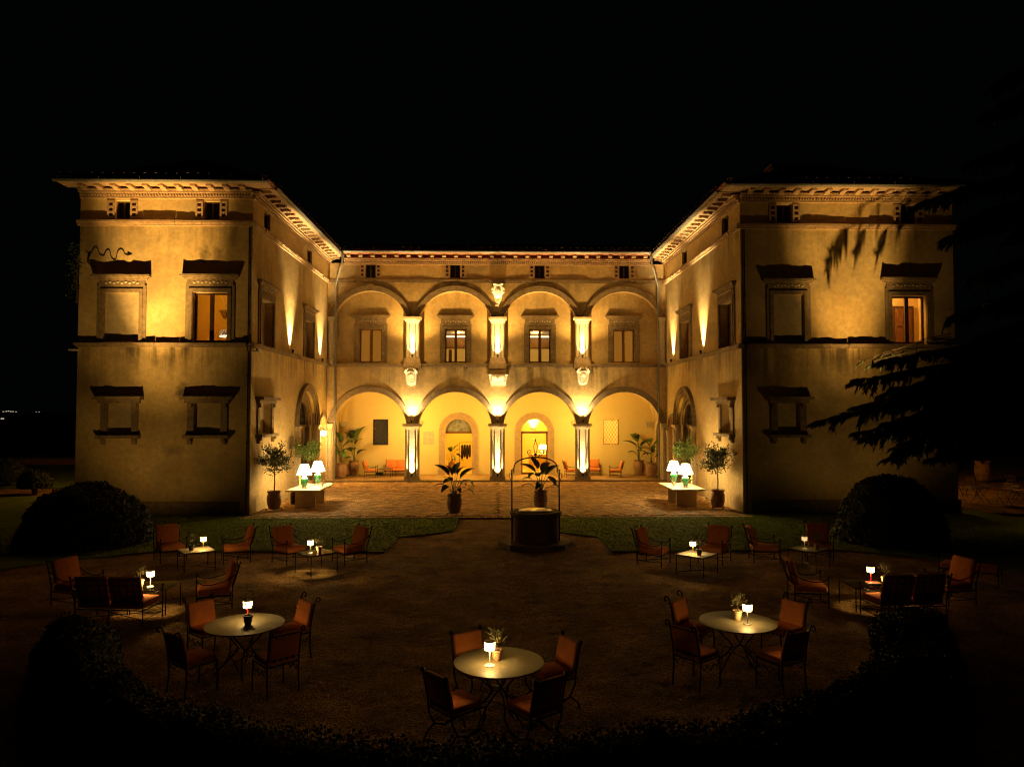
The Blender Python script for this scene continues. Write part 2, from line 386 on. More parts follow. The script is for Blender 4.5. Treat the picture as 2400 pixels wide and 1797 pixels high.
# laid brick paving of the courtyard
def bricks():
    mb = MB()
    def brick(x, y, a, l=.27, w=.125, dz=0):
        c, s = math.cos(a), math.sin(a); h = .058+U(-.007,.007)+dz; tx, ty = U(-.006,.006), U(-.006,.006)
        q = [(-l/2,-w/2),(l/2,-w/2),(l/2,w/2),(-l/2,w/2)]; vs = []
        for k, g in ((.0, 1), (1, .97)):
            for (px, py) in q: vs.append((x+(px*c-py*s)*g, y+(px*s+py*c)*g, .02 if k == 0 else h+px*tx*4+py*ty*4))
        mb.add(vs, [(4,5,6,7),(0,1,5,4),(1,2,6,5),(2,3,7,6),(3,0,4,7)])
    bands = [(27.36,27.75),(36.0,36.35),(37.7,38.05),(40.3,41.0)]
    for y0, y1 in bands:
        x = -A+.08
        while x < A-.05:
            y = y0+.14
            while y < y1+.02: brick(x, y, PI/2); y += .29
            x += .139
    def inb(y): return any(a-.05 < y < b+.07 for a, b in bands)
    for sgn in (-1, 1):
        a = R(32)*(-sgn); c, s = math.cos(a), math.sin(a)
        for j in range(-140, 140):
            for i in range(-60, 60):
                u = i*.285+(j % 2)*.14; v = j*.139; x = sgn*4.9+u*c-v*s; y = 33.6+u*s+v*c
                if .05 < sgn*x < A-.12 and 27.6 < y < 40.4 and not inb(y) and not 36.2 < y < 37.9: brick(x, y, a)
    for i in range(-36, 36):
        for j in range(10):
            x = i*.285+(j % 2)*.14; y = 36.48+j*.136
            if abs(x) < A-.12 and y < 37.68: brick(x, y, 0)
    return mb
tag(bricks().build('paving_brick', PAVE), kind='stuff')
def grass(poly_test, n, x0, x1, y0, y1):
    mb = MB()
    for _ in range(n):
        x, y = U(x0, x1), U(y0, y1)
        if not poly_test(x, y): continue
        a = U(0, PI); w = U(.012,.03); h = U(.012,.032); c, s = math.cos(a)*w, math.sin(a)*w
        mb.add([(x-c, y-s, .04), (x+c, y+s, .04), (x+U(-.03,.03), y+U(-.03,.03), .045+h)], [(0,1,2)])
    return mb
def inside(p):
    def t(x, y):
        r = False; n = len(p)
        for i in range(n):
            (a, b), (c, d) = p[i], p[i-1]
            if (b > y) != (d > y) and x < (c-a)*(y-b)/(d-b)+a: r = not r
        return r
    return t
tag(grass(inside(LAWN_L), 26000, -17, -1.3, 20.5, 28.4).build('grass', BLADE), kind='stuff')
tag(grass(inside(LAWN_R), 26000, 1.8, 17, 20.5, 28.4).build('grass', BLADE), kind='stuff')

# ------------------------------------------------------------------ villa
V = thing('villa', 'two-storey ochre villa with two projecting wings and an arcaded centre, floodlit at night', 'villa', (0, D, 0))
V.location = (0, 0, 0)
TF = lambda u, d, z: (u, DW-d, z)
TC = lambda u, d, z: (u, D-d, z)
TI = lambda u, d, z: (u, D+.45-d, z)
TB = lambda u, d, z: (u, BK-d, z)
TL = lambda u, d, z: (-A+d, u, z)
TR = lambda u, d, z: (A-d, u, z)
ZT = 12.38
def window(T, u0, u1, z0, z1, fr=.28, kind='glass', corn=True, rec=.18, frieze=(.33,.13), proj=.27, zc=None, carved=True, frame=WOOD, glow=None, split=True):
    "stone surround with its cornice, frieze, sash and panes"
    mb = MB(T)
    for a, b in ((u0-fr, u0), (u1, u1+fr)):
        mb.box((a, -.01, z0), (b, .05, z1+fr))
    mb.box((u0+.001, -.01, z1), (u1-.001, .049, z1+fr))
    f2 = fr*.55
    for a, b in ((u0-f2, u0-.02), (u1+.02, u1+f2)): mb.box((a, .03, z0), (b, .085, z1+f2))
    mb.box((u0-.019, .03, z1+.02), (u1+.019, .084, z1+f2))
    w = mb.build('blind_window' if kind == 'blind' else 'window', STONE, V)
    if corn:
        zt = zc or z1+fr+frieze[0]; zf = z1+fr
        MB(T).box((u0-fr*.8, -.01, zf+.002), (u1+fr*.8, .06, zt-.19)).build('frieze', STONE, w)
        if carved:
            c = MB(T); n = 9
            for i in range(n):
                u = u0-.02+(u1-u0+.04)*(i+.5)/n; zz = (zf+zt-.19)/2
                c.ball((u, .06, zz+(.02 if i % 2 else -.015)), .055, 6, (1,.6,.75))
            c.build('carving', STONE_L, w)
        k = MB(T); e = fr+.17
        k.box((u0-e+.13, -.01, zt-.19), (u1+e-.13, proj*.45, zt-.14))
        k.box((u0-e+.07, -.01, zt-.14), (u1+e-.07, proj*.7, zt-.09))
        k.rough(u0-e, u1+e, zt-.09, zt, -.01, proj, .035)
        k.build('cornice', STONE, w)
    if kind == 'blind':
        MB(T).box((u0-.01, -rec-.02, z0-.01), (u1+.01, -rec, z1+.01)).build('blind_panel', PLB, w)
    else:
        fw = .07; m = MB(T)
        m.box((u0, -rec-.05, z0), (u0+fw, -rec, z1)); m.box((u1-fw, -rec-.05, z0), (u1, -rec, z1))
        m.box((u0+fw, -rec-.05, z1-fw), (u1-fw, -rec, z1)); m.box((u0+fw, -rec-.05, z0), (u1-fw, -rec, z0+fw))
        if split: m.box(((u0+u1)/2-.075, -rec-.049, z0+fw), ((u0+u1)/2+.075, -rec+.03, z1-fw))
        m.build('sash_frame', frame, w)
        pairs = ((u0+fw, (u0+u1)/2-.075), ((u0+u1)/2+.075, u1-fw)) if split else ((u0+fw, u1-fw),)
        for a, b in pairs:
            if kind == 'glass': MB(T).add([(a,-rec-.02,z0+fw),(b,-rec-.02,z0+fw),(b,-rec-.02,z1-fw),(a,-rec-.02,z1-fw)], [(0,1,2,3)]).build('pane', GLASS, w)
            elif kind == 'curtain':
                MB(T).add([(a,-rec-.02,z0+fw),(b,-rec-.02,z0+fw),(b,-rec-.02,z1-fw),(a,-rec-.02,z1-fw)], [(0,1,2,3)]).build('pane', GLASS, w)
                MB(T).box((a,-rec-.12,z0+fw), (b,-rec-.1,z1-fw)).build('blind', BLIND, w)
            elif kind == 'shutter':
                s = MB(T); s.box((a, -rec-.04, z0+fw), (b, -rec-.02, z1-fw))
                for q in range(2):
                    za = z0+fw+(z1-z0-2*fw)*q/2+.06; zb = z0+fw+(z1-z0-2*fw)*(q+1)/2-.06
                    s.box((a+.08, -rec-.025, za), (b-.08, -rec-.005, zb))
                s.build('shutter', WOODM if frame is WOODM else WOOD, w)
    return w
def attic(T, u0, u1, z0, z1, panels=True, dark=BLACKP):
    m = MB(T); f = .05
    m.box((u0, -.2, z0), (u0+f, -.12, z1)); m.box((u1-f, -.2, z0), (u1, -.12, z1)); m.box((u0+f, -.2, z1-f), (u1-f, -.12, z1)); m.box((u0+f, -.2, z0), (u1-f, -.12, z0+f))
    m.box(((u0+u1)/2-.03, -.2, z0+f), ((u0+u1)/2+.03, -.119, z1-f))
    w = m.build('attic_window', WOOD, V)
    MB(T).box((u0+.01, -.24, z0), (u1-.01, -.21, z1)).build('pane', dark, w)
    if panels:
        for a, b in ((u0-.31, u0-.02), (u1+.02, u1+.31)):
            p = MB(T); zb = z0+.02; h = z1-zb
            p.box((a, -.005, zb), (a+.07, .05, z1)); p.box((b-.07, -.005, zb), (b, .05, z1))
            for i in range(4): zz = zb+h*i/3.35; p.box((a+.07, -.005, zz), (b-.07, .045, zz+.075))
            p.build('vent_panel', CORN, w)
            MB(T).box((a+.05, -.004, zb+.02), (b-.05, .004, z1-.02)).build('vent_back', WOOD, w)
def low_window(T, u0, u1, z0, z1, rec=.12, consoles=True, proj=.36):
    "square ground-floor window, bricked up, with bracketed cap and sill"
    fr = .25; mb = MB(T)
    w = MB(T).box((u0-.01, -rec-.02, z0-.17), (u1+.01, -rec, z1+.01)).build('blind_window', PLB, V)
    for a, b in ((u0-fr, u0), (u1, u1+fr)): MB(T).box((a, -.01, z0-.16), (b, .07, z1)).build('jamb', STONE, w)
    k = MB(T); k.rough(u0-fr-.2, u1+fr+.2, z1+.14, z1+.27, -.01, proj, .04, .1); k.rough(u0-fr-.08, u1+fr+.08, z1+.002, z1+.14, -.01, proj*.5, .02)
    k.build('cap', STONE, w)
    s = MB(T); s.rough(u0-fr-.1, u1+fr+.1, z0-.28, z0-.16, -.01, proj*.8, .04, .1); s.build('sill', STONE, w)
    for a in (u0-fr+.02, u1+fr-.2):
        q = MB(T); q.prism([(0,0)]*0 or [(a,z0-.285),(a+.18,z0-.285),(a+.15,z0-.52),(a+.03,z0-.52)], -.01, .12); q.box((a+.02,-.01,z0-.40), (a+.16,.2,z0-.29)); q.build('bracket', STONE, w)
        q = MB(T); q.box((a+.01,-.01,z1-.16), (a+.17,.16,z1-.002)); q.build('bracket', STONE, w)

# --- wing fronts
hl = [rect(-14.91,-14.35,11.5,12.22), rect(-11.5,-10.89,11.5,12.22), rect(-15.25,-13.93,6.7,8.61), rect(-11.86,-10.53,6.7,8.64), rect(-15.05,-14.13,3.1,4.33), rect(-11.75,-10.72,3.1,4.33)]
MB(TF).wall(rect(XL,-A,-.3,ZT), hl, .45).build('wing_front_wall', PL, V)
hr = [rect(11.06,11.67,11.5,12.25), rect(16.06,16.67,11.5,12.25), rect(10.88,12.07,6.7,8.63), rect(15.62,16.98,6.7,8.60), rect(10.97,11.87,3.1,4.33), rect(15.75,16.75,3.1,4.33)]
MB(TF).wall(rect(A,XR,-.3,ZT), hr, .45).build('wing_front_wall', PL, V)
for b in ((-14.91,-14.35,11.5,12.22), (-11.5,-10.89,11.5,12.22), (11.06,11.67,11.5,12.25), (16.06,16.67,11.5,12.25)): attic(TF, *b)
window(TF, -15.25, -13.93, 6.72, 8.61, kind='blind', zc=9.30, proj=.25, rec=.06)
window(TF, -11.86, -10.53, 6.72, 8.64, kind='glass', zc=9.33, proj=.25)
window(TF, 10.88, 12.07, 6.72, 8.63, kind='blind', zc=9.25, proj=.25, rec=.06)
window(TF, 15.62, 16.98, 6.72, 8.60, kind='glass', zc=9.31, proj=.25)
for a, b in ((-15.05,-14.13), (-11.75,-10.72), (10.97,11.87), (15.75,16.75)): low_window(TF, a, b, 3.27, 4.33)
# --- wing inner walls
def door_hole(uc, hw, zs): return archpoly(uc, hw, -.2, zs, hw, 24)
DL, DR = 36.7, 36.94
ih = lambda y: [rect(y[0][0],y[0][1],11.55,12.25), rect(y[1][0],y[1][1],11.55,12.25), rect(y[2][0],y[2][1],6.7,8.6), rect(y[3][0],y[3][1],6.7,8.6), rect(y[4][0],y[4][1],3.1,4.33)]
yl = ((29.73,30.55),(36.55,37.5),(29.4,31.0),(36.2,37.8),(29.35,30.9)); yr = ((29.8,30.7),(36.4,37.4),(29.36,31.03),(35.85,37.7),(29.6,31.0))
MB(TL).wall(rect(DW,BK,-.3,ZT), ih(yl)+[door_hole(DL,1.72,3.28), door_hole(40.15,.78,2.95), archpoly(42.85,.75,-.2,2.6,.75)], .5).build('wing_inner_wall', PL, V)
MB(TR).wall(rect(DW,BK,-.3,ZT), ih(yr)+[door_hole(DR,1.60,3.28), door_hole(39.85,.78,2.92), archpoly(42.85,.75,-.2,2.6,.75)], .5).build('wing_inner_wall', PL, V)
for T, y, kinds in ((TL, yl, ('blind','shutter')), (TR, yr, ('shutter','shutter'))):
    for a in y[:2]: attic(T, a[0], a[1], 11.55, 12.25, False)
    for a, kd, fm in ((y[2], kinds[0], WOOD), (y[3], kinds[1], WOODM if T is TR else WOOD)):
        window(T, a[0], a[1], 6.72, 8.6, kind=kd, rec=.32, zc=9.28, proj=.22, frame=fm)
    low_window(T, y[4][0], y[4][1], 3.25, 4.33, .3, proj=.34)
# arched portals in the inner walls
def portal(T, uc, hw, zs, glow):
    mb = MB(T); n = 24
    for r0, r1, d0, d1 in ((hw+.02, hw+.16, -.02, .07), (hw+.16, hw+.30, -.02, .13), (hw+.30, hw+.38, -.02, .19)): mb.band(uc, zs, r0, r1, 0, PI, d0, d1, n)
    mb.band(uc, zs, hw-.32, hw-.001, 0, PI, -.22, -.12, n); mb.band(uc, zs, hw-.5, hw-.32, 0, PI, -.34, -.2, n)
    p = mb.build('portal', STONE, V)
    for sg in (-1, 1):
        q = MB(T); c = uc+sg*(hw+.19)
        q.box((c-.16, -.02, .1), (c+.16, .12, zs-.2)); q.box((c-.22, -.02, -.05), (c+.22, .17, .12))
        q.tube([(c-.0, .13, .12), (c, .13, zs-.2)], .11, 8)
        q.box((c-.2, -.02, zs-.2), (c+.2, .17, zs-.1)); q.box((c-.25, -.02, zs-.1), (c+.25, .24, zs)); q.build('jamb_column', STONE_L, p)
        q = MB(T); c = uc+sg*(hw-.25); q.box((c-.25, -.34, -.1), (c+.25, -.15, zs)); q.build('jamb', STONE, p)
    q = MB(T); q.box((uc-hw+.5, -.46, -.1), (uc+hw-.5, -.38, zs-.12))
    for i in range(4):
        for j in range(4):
            w = (2*hw-1.0)/4; a = uc-hw+.5+i*w; z = .2+j*.74; q.box((a+.06, -.40, z), (a+w-.06, -.35, z+.62))
    d = q.build('door', WOOD, p); MB(T).ball((uc+.1, -.33, 1.1), .05, 8).build('handle', GOLDM, d) if False else None
    MB(T).box((uc-hw+.45, -.47, zs-.12), (uc+hw-.45, -.3, zs+.02)).build('transom', WOOD, p)
    # leaded fanlight: glazed panes in two tiers
    r = hw-.5; f = MB(T)
    for k in range(-4, 5):
        x = k*r/4.5; h = math.sqrt(max(0, r*r-x*x))
        f.box((uc+x-.02, -.44, zs+.02), (uc+x+.02, -.4, zs+h))
    for z in (.3, .6, .9): hh = math.sqrt(max(0.01, r*r-z*z)); f.box((uc-hh, -.445, zs+z-.02), (uc+hh, -.395, zs+z+.02))
    f.band(uc, zs, r-.06, r+.02, 0, PI, -.46, -.38, n); f.build('fanlight', GRILLE, p)
    g = [(uc-r, zs), (uc+r, zs)]+[(uc+r*math.cos(PI*i/16), zs+r*math.sin(PI*i/16)) for i in range(1, 16)]
    MB(T).wall(g, [], 0, -.42).build('fanlight_pane', GLASS, p)
    MB(T).wall(g, [], 0, -.9).build('lit_blind', glow, p)
    return p
portal(TL, DL, 1.72, 3.28, emit('fanlight_glow', (1,.62,.2), .35)); portal(TR, DR, 1.60, 3.28, emit('fanlight_dim', (1,.6,.2), .05))
for T, uc, zs in ((TL, 40.15, 2.95), (TR, 39.85, 2.92)):
    mb = MB(T); mb.band(uc, zs, .78, .93, 0, PI, -.01, .07, 18)
    n = mb.build('niche', STONE, V)
    MB(T).box((uc-.85, -.56, -.1), (uc+.85, -.5, 4)).build('niche_back', PLY, n)
    for sg in (-1, 1):
        q = MB(T); c = uc+sg*.86; q.box((c-.09, -.01, 0), (c+.09, .08, zs-.14)); q.box((c-.13, -.01, zs-.14), (c+.13, .13, zs-.001)); q.build('jamb', STONE_L, n)
for T in (TL, TR):      # doorways at both ends of the arcade
    mb = MB(T); mb.band(42.85, 2.6, .75, 1.0, 0, PI, -.01, .06, 18)
    for a in (42.1-.25, 43.6): mb.box((a, -.01, .14), (a+.25, .06, 2.6))
    n = mb.build('arcade_end_door', STONE_L, V); MB(T).box((42.0, -.5, .1), (43.7, -.3, 3.4)).build('door', WOODM, n)
MB(TL).box((33.78, -.01, 2.28), (34.36, .03, 2.86)).build('plaque', mat('slate_plaque', (.13,.125,.12), .5), V)
# --- outer and rear faces, roof
MB().box((XL-.001, DW+.01, -.3), (XL+.3, 50, ZT)).build('wing_outer_wall', PL, V); MB().box((XR-.3, DW+.01, -.3), (XR+.001, 50, ZT)).build('wing_outer_wall', PL, V)
MB().box((XL+.3, 50, -.3), (XR-.3, 50.4, ZT)).build('rear_wall', PL, V)
ROOFM = TILE
def roofs():
    mb = MB(); o = .85; zw = 12.84; zt = 15.0
    for x0, x1 in ((XL-.5, -A+o), (A-o, XR+.5)):
        xm = (x0+x1)/2; y0 = DW-o; ym = DW+3.2
        mb.add([(x0,y0,zw),(x1,y0,zw),(xm,ym,zt),(x0,51,zw),(x1,51,zw),(xm,51,zt)], [(0,1,2),(0,2,5,3),(1,4,5,2)])
    mb.add([(-A+o,D-.9,13.0),(A-o,D-.9,13.0),(A-o,46,14.6),(-A+o,46,14.6)], [(0,1,2,3)])
    return mb
roofs().build('roof', TILE, V)
def eave(T, u0, u1, step, zg, o, corner0, corner1, big=True, c0=None, c1=None):
    "dentil course, brackets, soffit and gutter of one roof edge; brackets and tile ends one by one"
    mb = MB(T); z = ZT
    mb.box((u0, -.02, z-.08), (u1, .08, z+.02)); mb.rough(u0, u1, z+.11, z+.20, -.02, .22, .015); mb.rough(u0, u1, z+.20, z+.25, -.02, .27, .01)
    n = int((u1-u0)/.11)
    for i in range(n): u = u0+(u1-u0)*(i+.2)/n; mb.box((u, -.02, z+.021), (u+.065, .16, z+.109))
    mb.build('dentil_course', CORN, V)
    MB(T).box((u0, -.1, z+.25), (u1, .03, zg+.05)).build('eaves_wall', TERRA, V)
    e0 = u0-((c0 or o) if corner0 else 0); e1 = u1+((c1 or o) if corner1 else 0)
    MB(T).box((e0+.06, .03, zg-.02), (e1-.06, o-.06, zg+.03)).build('soffit', TERRA if not big else CORN, V)
    b = MB(T); b.rough(e0, e1, zg+.05, zg+.10, .03, o+.04, .02); b.rough(e0, e1, zg+.10, zg+.15, .03, o+.0, .02, .2); b.build('tile_edge', TERRA, V)
    g = MB(T)   # half-round gutter
    pr = [(.075*math.cos(PI+PI*i/8), .075*math.sin(PI+PI*i/8)) for i in range(9)]
    vs = []
    for u in (e0-.0, e1+.0): vs += [(u, o+.03+p, zg+.02+q) for p, q in pr]
    g.add(vs, [(i, i+1, i+10, i+9) for i in range(8)])
    g.tube([(e0, o+.105, zg+.02), (e1, o+.105, zg+.02)], .012, 5)
    k = int((e1-e0)/1.6)
    for i in range(k+1): u = e0+.2+(e1-e0-.4)*i/max(1, k); g.box((u-.012, o-.06, zg+.13), (u+.012, o+.12, zg+.145)); g.box((u-.012, o+.10, zg+.0), (u+.012, o+.12, zg+.14))
    g.build('gutter', ZINC, V, True)
    m = int((u1-u0)/step); ps = []
    pb = MB(); w = .10
    prof = [(0,0),(.18,-.005),(.3,.03),(.42,.06),(.54,.045),(.58,.08),(.58,.16),(0,.16)] if big else [(0,0),(.3,0),(.42,.03),(.42,.13),(0,.13)]
    pb.prism(prof, -w, w)
    me = pb.mesh('corbel', CORN)
    pt = MB(T)
    for i in range(m+1):
        u = u0+.3+(u1-u0-.6)*i/m
        c = link(bpy.data.objects.new('corbel', me), V); p0 = T(u, .03, zg-.18); p1 = T(u, 1.03, zg-.18)
        c.location = p0; c.rotation_euler = (0, 0, math.atan2(p1[1]-p0[1], p1[0]-p0[0]))
    tm = TILEMESH
    k = int((e1-e0)/.4)
    for i in range(k):
        u = e0+.25+(e1-e0-.5)*i/(k-1)
        c = link(bpy.data.objects.new('roof_tile', tm), V); p0 = T(u+U(-.02,.02), o+.03, zg+.2+U(-.012,.012)); p1 = T(u, -1, zg)
        c.location = p0; c.rotation_euler = (0, -.28, math.atan2(p1[1]-p0[1], p1[0]-p0[0])+U(-.04,.04))
tb = MB(); n = 7
vs = []
for x, r in ((0, .1), (.46, .085)):
    for rr in (r, r-.018): vs += [(x, rr*math.cos(PI*i/n), rr*math.sin(PI*i/n)) for i in range(n+1)]
k = n+1
tb.add(vs, [(i, i+1, 2*k+i+1, 2*k+i) for i in range(n)]+[(k+i, k+i+1, 3*k+i+1, 3*k+i) for i in range(n)]+[(i, i+1, k+i+1, k+i) for i in range(n)])
TILEMESH = tb.mesh('roof_tile', mat('clay_tile_end', (.26,.13,.075), .9, var=.5, scale=5, bump=.3))
GZ = 12.74
eave(TF, XL, -A, .62, GZ, .85, True, True, True, .55, None); eave(TF, A, XR, .62, GZ, .85, True, True, True, None, .55)
eave(TL, DW+.02, D+.4, .66, GZ, .85, False, False); eave(TR, DW+.02, D+.4, .66, GZ, .85, False, False)
eave(TC, -A+.9, A-.9, .67, 12.86, .85, False, False, False)
# chimney and aerial
ch = MB().box((12.7,33,13), (13.4,33.7,15.3)).box((12.6,32.9,15.3), (13.5,33.8,15.45)).build('chimney', TERRA, V)
MB().tube([(-14.9,29.8,13), (-14.9,29.8,14.0)], .02, 5).build('aerial', ZINC, V)
# --- string courses
def string(T, u0, u1, z0, z1, p, m=STONE):
    "moulded ledge laid in separate stone blocks"
    h = z1-z0; c = MB(T).box((u0+.02, -.02, z0+.02), (u1-.02, p*.35, z1-.03)).build('string_course', m, V)
    u = u0
    while u < u1-.01:
        e = min(u1, u+U(.85,1.35)); e = u1 if u1-e < .5 else e; mb = MB(T); g = .006; dz = U(-.006,.006); dp = U(-.012,.012)
        mb.box((u+g, -.02, z0+dz), (e-g, p*.45+dp, z0+h*.32)); mb.box((u+g, -.02, z0+h*.32), (e-g, p*.7+dp, z0+h*.55)); mb.rough(u+g, e-g, z0+h*.55, z1+dz, -.02, p+dp, .03, .14)
        mb.build('stone_block', m, c); u = e
for T, a, b in ((TF, XL-.1, -A+.17), (TF, A-.17, XR+.1), (TL, DW, D), (TR, DW, D)):
    string(T, a, b, 6.5, 6.67, .17); string(T, a, b, 11.24, 11.44, .13, CORN)
MB(TF).box((XL-.06,-.01,-.2), (-A-.35,.09,.55)).build('plinth', STONE, V); MB(TF).box((A+.35,-.01,-.2), (XR+.06,.09,.55)).build('plinth', STONE, V)

# --- arcade front
BAYS = (-7.2, -2.4, 2.4, 7.2)
LH, LS, LRISE = 2.06, 3.29, 1.79
UH, US, URISE = 2.05, 9.31, 1.5
MB(TC).wall(rect(-A,A,-.3,6.55), [archpoly(b, LH, -.2, LS, LRISE) for b in BAYS], .62).build('arcade_wall', PL, V)
MB(TC).wall(rect(-A,A,6.55,ZT), [archpoly(b, UH, 6.6, US, URISE) for b in BAYS]+[rect(a,b,11.55,12.34) for a, b in ((-7.51,-6.92),(-2.71,-2.13),(2.1,2.68),(6.94,7.53))], .45).build('arcade_wall', PL, V)
for a, b in ((-7.51,-6.92),(-2.71,-2.13),(2.1,2.68),(6.94,7.53)): attic(TC, a, b, 11.55, 12.34)
for b in BAYS:
    for hw, zs, rise in ((LH, LS, LRISE), (UH, US, URISE)):
        Rr, zc, a0, a1 = arcinfo(hw, zs, rise)
        mb = MB(TC); mb.band(b, zc, Rr+.001, Rr+.11, a0, a1, -.02, .05, 28); mb.band(b, zc, Rr+.11, Rr+.23, a0, a1, -.02, .075, 28); mb.band(b, zc, Rr+.23, Rr+.31, a0, a1, -.02, .10, 28)
        mb.build('archivolt', STONE, V)
holes = {-7.2: (-7.9,-6.61), -2.4: (-3.01,-1.8), 2.4: (1.81,3.04), 7.2: (6.66,7.89)}
ub = MB(TI); ub.wall(rect(-A,A,6.5,11.2), [rect(a+.0,b,6.78,8.69) for a, b in holes.values()], .3); ub.build('gallery_wall', PL, V)
for b, (a, c) in holes.items():
    window(TI, a, c, 6.78, 8.69, fr=.30, kind='curtain' if abs(b) > 5 else 'glass', rec=.2, zc=9.47, proj=.24, frame=WOODM if abs(b) > 5 else WOOD)
string(TC, -A, A, 6.49, 6.66, .2); string(TC, -A, A, 11.27, 11.47, .06, STONE)
def pier(x, z0, zb, zs, zt, w):
    "clustered pier: pilaster between two half columns, on a base and under a capital"
    p = MB(TC); p.box((x-.15, -.02, zb), (x+.15, .14, zs-.02))
    for sg in (-1, 1):
        c = x+sg*(w/2-.09)
        vs = []; n = 8
        for z in (zb, zs-.02):
            for i in range(n+1): a = PI*i/n; vs.append((c+.105*math.cos(a), .02+.13*math.sin(a), z))
        p.add(vs, [(i, i+1, n+2+i, n+1+i) for i in range(n)])
        p.box((x+sg*.195-.02, -.02, zb), (x+sg*.195+.02, .05, zs-.02))
    o = p.build('pier', PIER, V)
    b = MB(TC); b.box((x-w/2-.08, -.02, z0), (x+w/2+.08, .27, z0+(zb-z0)*.55)); b.box((x-w/2-.03, -.02, z0+(zb-z0)*.55), (x+w/2+.03, .21, zb)); b.build('base', STONE, o)
    c = MB(TC); h = zt-zs
    c.box((x-w/2-.0, -.02, zs-.02), (x+w/2+.0, .17, zs+h*.3)); c.box((x-w/2-.05, -.02, zs+h*.3), (x+w/2+.05, .22, zs+h*.55)); c.box((x-w/2-.13, -.02, zs+h*.55), (x+w/2+.13, .3, zt)); c.build('capital', STONE_L, o)
    return o
for x in (-4.8, 0, 4.8):
    pier(x, -.05, .33, 2.98, 3.29, .80); pier(x, 6.66, 7.02, 8.98, 9.31, .76)
    q = MB(TC); q.box((x-.5, -.02, 6.40), (x+.5, .27, 6.655)); q.box((x-.42, -.02, 6.30), (x+.42, .2, 6.40)); q.build('corbel_ledge', STONE, V)
for sg in (-1, 1):
    for z0, z1 in ((-.05, 3.29), (6.66, 9.31)):
        x = sg*(A-.17); q = MB(TC); q.tube([(x, .05, z0+.2), (x, .05, z1-.25)], .13, 10); q.box((x-.17, -.01, z0), (x+.17, .22, z0+.22)); q.box((x-.17, -.01, z1-.25), (x+.17, .2, z1-.12)); q.box((x-.2, -.01, z1-.12), (x+.2, .26, z1)); q.build('end_column', STONE_L, V)
# carved shields
def shield(name, x, zc, w, h, style):
    m = MB(TC)
    if style == 'crowned':
        out = [(-.5,.30),(-.42,.36),(.42,.36),(.5,.30),(.40,.14),(.38,-.2),(.30,-.42),(.12,-.46),(0,-.5),(-.12,-.46),(-.30,-.42),(-.38,-.2),(-.40,.14)]
        m.prism([(x+a*w, zc+b*h) for a, b in out], -.01, .10); m.rbox((x, .10, zc-.1*h), (w*.62, .09, h*.6), .045, .03)
        for i in range(7): m.ball((x+(i-3)*w*.12, .08, zc+h*(.46-.008*(i-3)**2)), w*.055, 6, (1,1,1.5))
        m.band(x, zc+.1*h, w*.24, w*.31, .5, PI-.5, .1, .17, 10)
        for a, b, r in ((-.15,.02,.08),(.15,.02,.07),(-.13,-.25,.09),(.14,-.2,.11),(.05,-.33,.06)):
            m.tube([(x+a*w+r*w*math.cos(t), .16, zc+b*h+r*h*.8*math.sin(t)) for t in [k*PI/4 for k in range(8)]], .018, 5)
    elif style == 'tablet':
        out = [(-.48,.42),(-.3,.46),(0,.44),(.3,.46),(.48,.42),(.5,.1),(.40,-.2),(.36,-.45),(.12,-.42),(0,-.47),(-.12,-.42),(-.36,-.45),(-.40,-.2),(-.5,.1)]
        m.prism([(x+a*w, zc+b*h) for a, b in out], -.01, .14); m.rbox((x, .14, zc+.08*h), (w*.74, .14, h*.66), .06, .06)
        for sg in (-1, 1):
            for i in range(5): m.ball((x+sg*w*(.48-.022*i), .13, zc+h*(.40-.19*i)), .045, 6)
        m.tube([(x+w*.07*math.cos(t), .2, zc-.34*h+h*.12*math.sin(t)) for t in [k*PI/5 for k in range(6)]], .02, 5)
    else:
        out = [(-.3,.38),(-.5,.30),(-.5,.14),(-.36,.02),(-.28,-.2),(-.12,-.36),(0,-.5),(.12,-.36),(.28,-.2),(.36,.02),(.5,.14),(.5,.30),(.3,.38)]
        m.prism([(x+a*w, zc+b*h) for a, b in out], -.01, .12); m.ball((x, .12, zc+.1*h), .2, 10, (1,.5,1.6)); m.ball((x, .1, zc-.26*h), .11, 8, (1,.7,1.4))
        for sg in (-1, 1):
            m.tube([(x+sg*(w*.46+.05*math.cos(t)), .13, zc+.2*h+.12*math.sin(t)) for t in [k*PI/4 for k in range(8)]], .035, 6)
            m.ball((x+sg*w*.3, .12, zc+.45*h), .085, 8, (1.2,.8,.8))
        m.tube([(x-.2, .14, zc+.46*h), (x, .16, zc+.42*h), (x+.2, .14, zc+.46*h)], .06, 6); m.ball((x-.06, .16, zc-.42*h), .07, 6, (1.6,.9,.7))
    m.v = [(vx, vy-max(0, (vz-zc)*.42+.5*h*.42)*(1 if vy < D-.005 else 0), vz) for vx, vy, vz in m.v]
    o = m.build('coat_of_arms', MARBLE, V, True); o['label'] = name
shield('crowned stone shield above the left arcade pier', -4.86, 5.9, .74, 1.0, 'crowned'); shield('crowned stone shield above the right arcade pier', 4.82, 5.94, .76, 1.0, 'crowned')
shield('wide scrolled stone tablet above the middle pier', .03, 5.75, 1.05, .70, 'tablet'); shield('tall vase-shaped stone crest between the upper arches', .02, 10.52, .66, 1.3, 'vase')

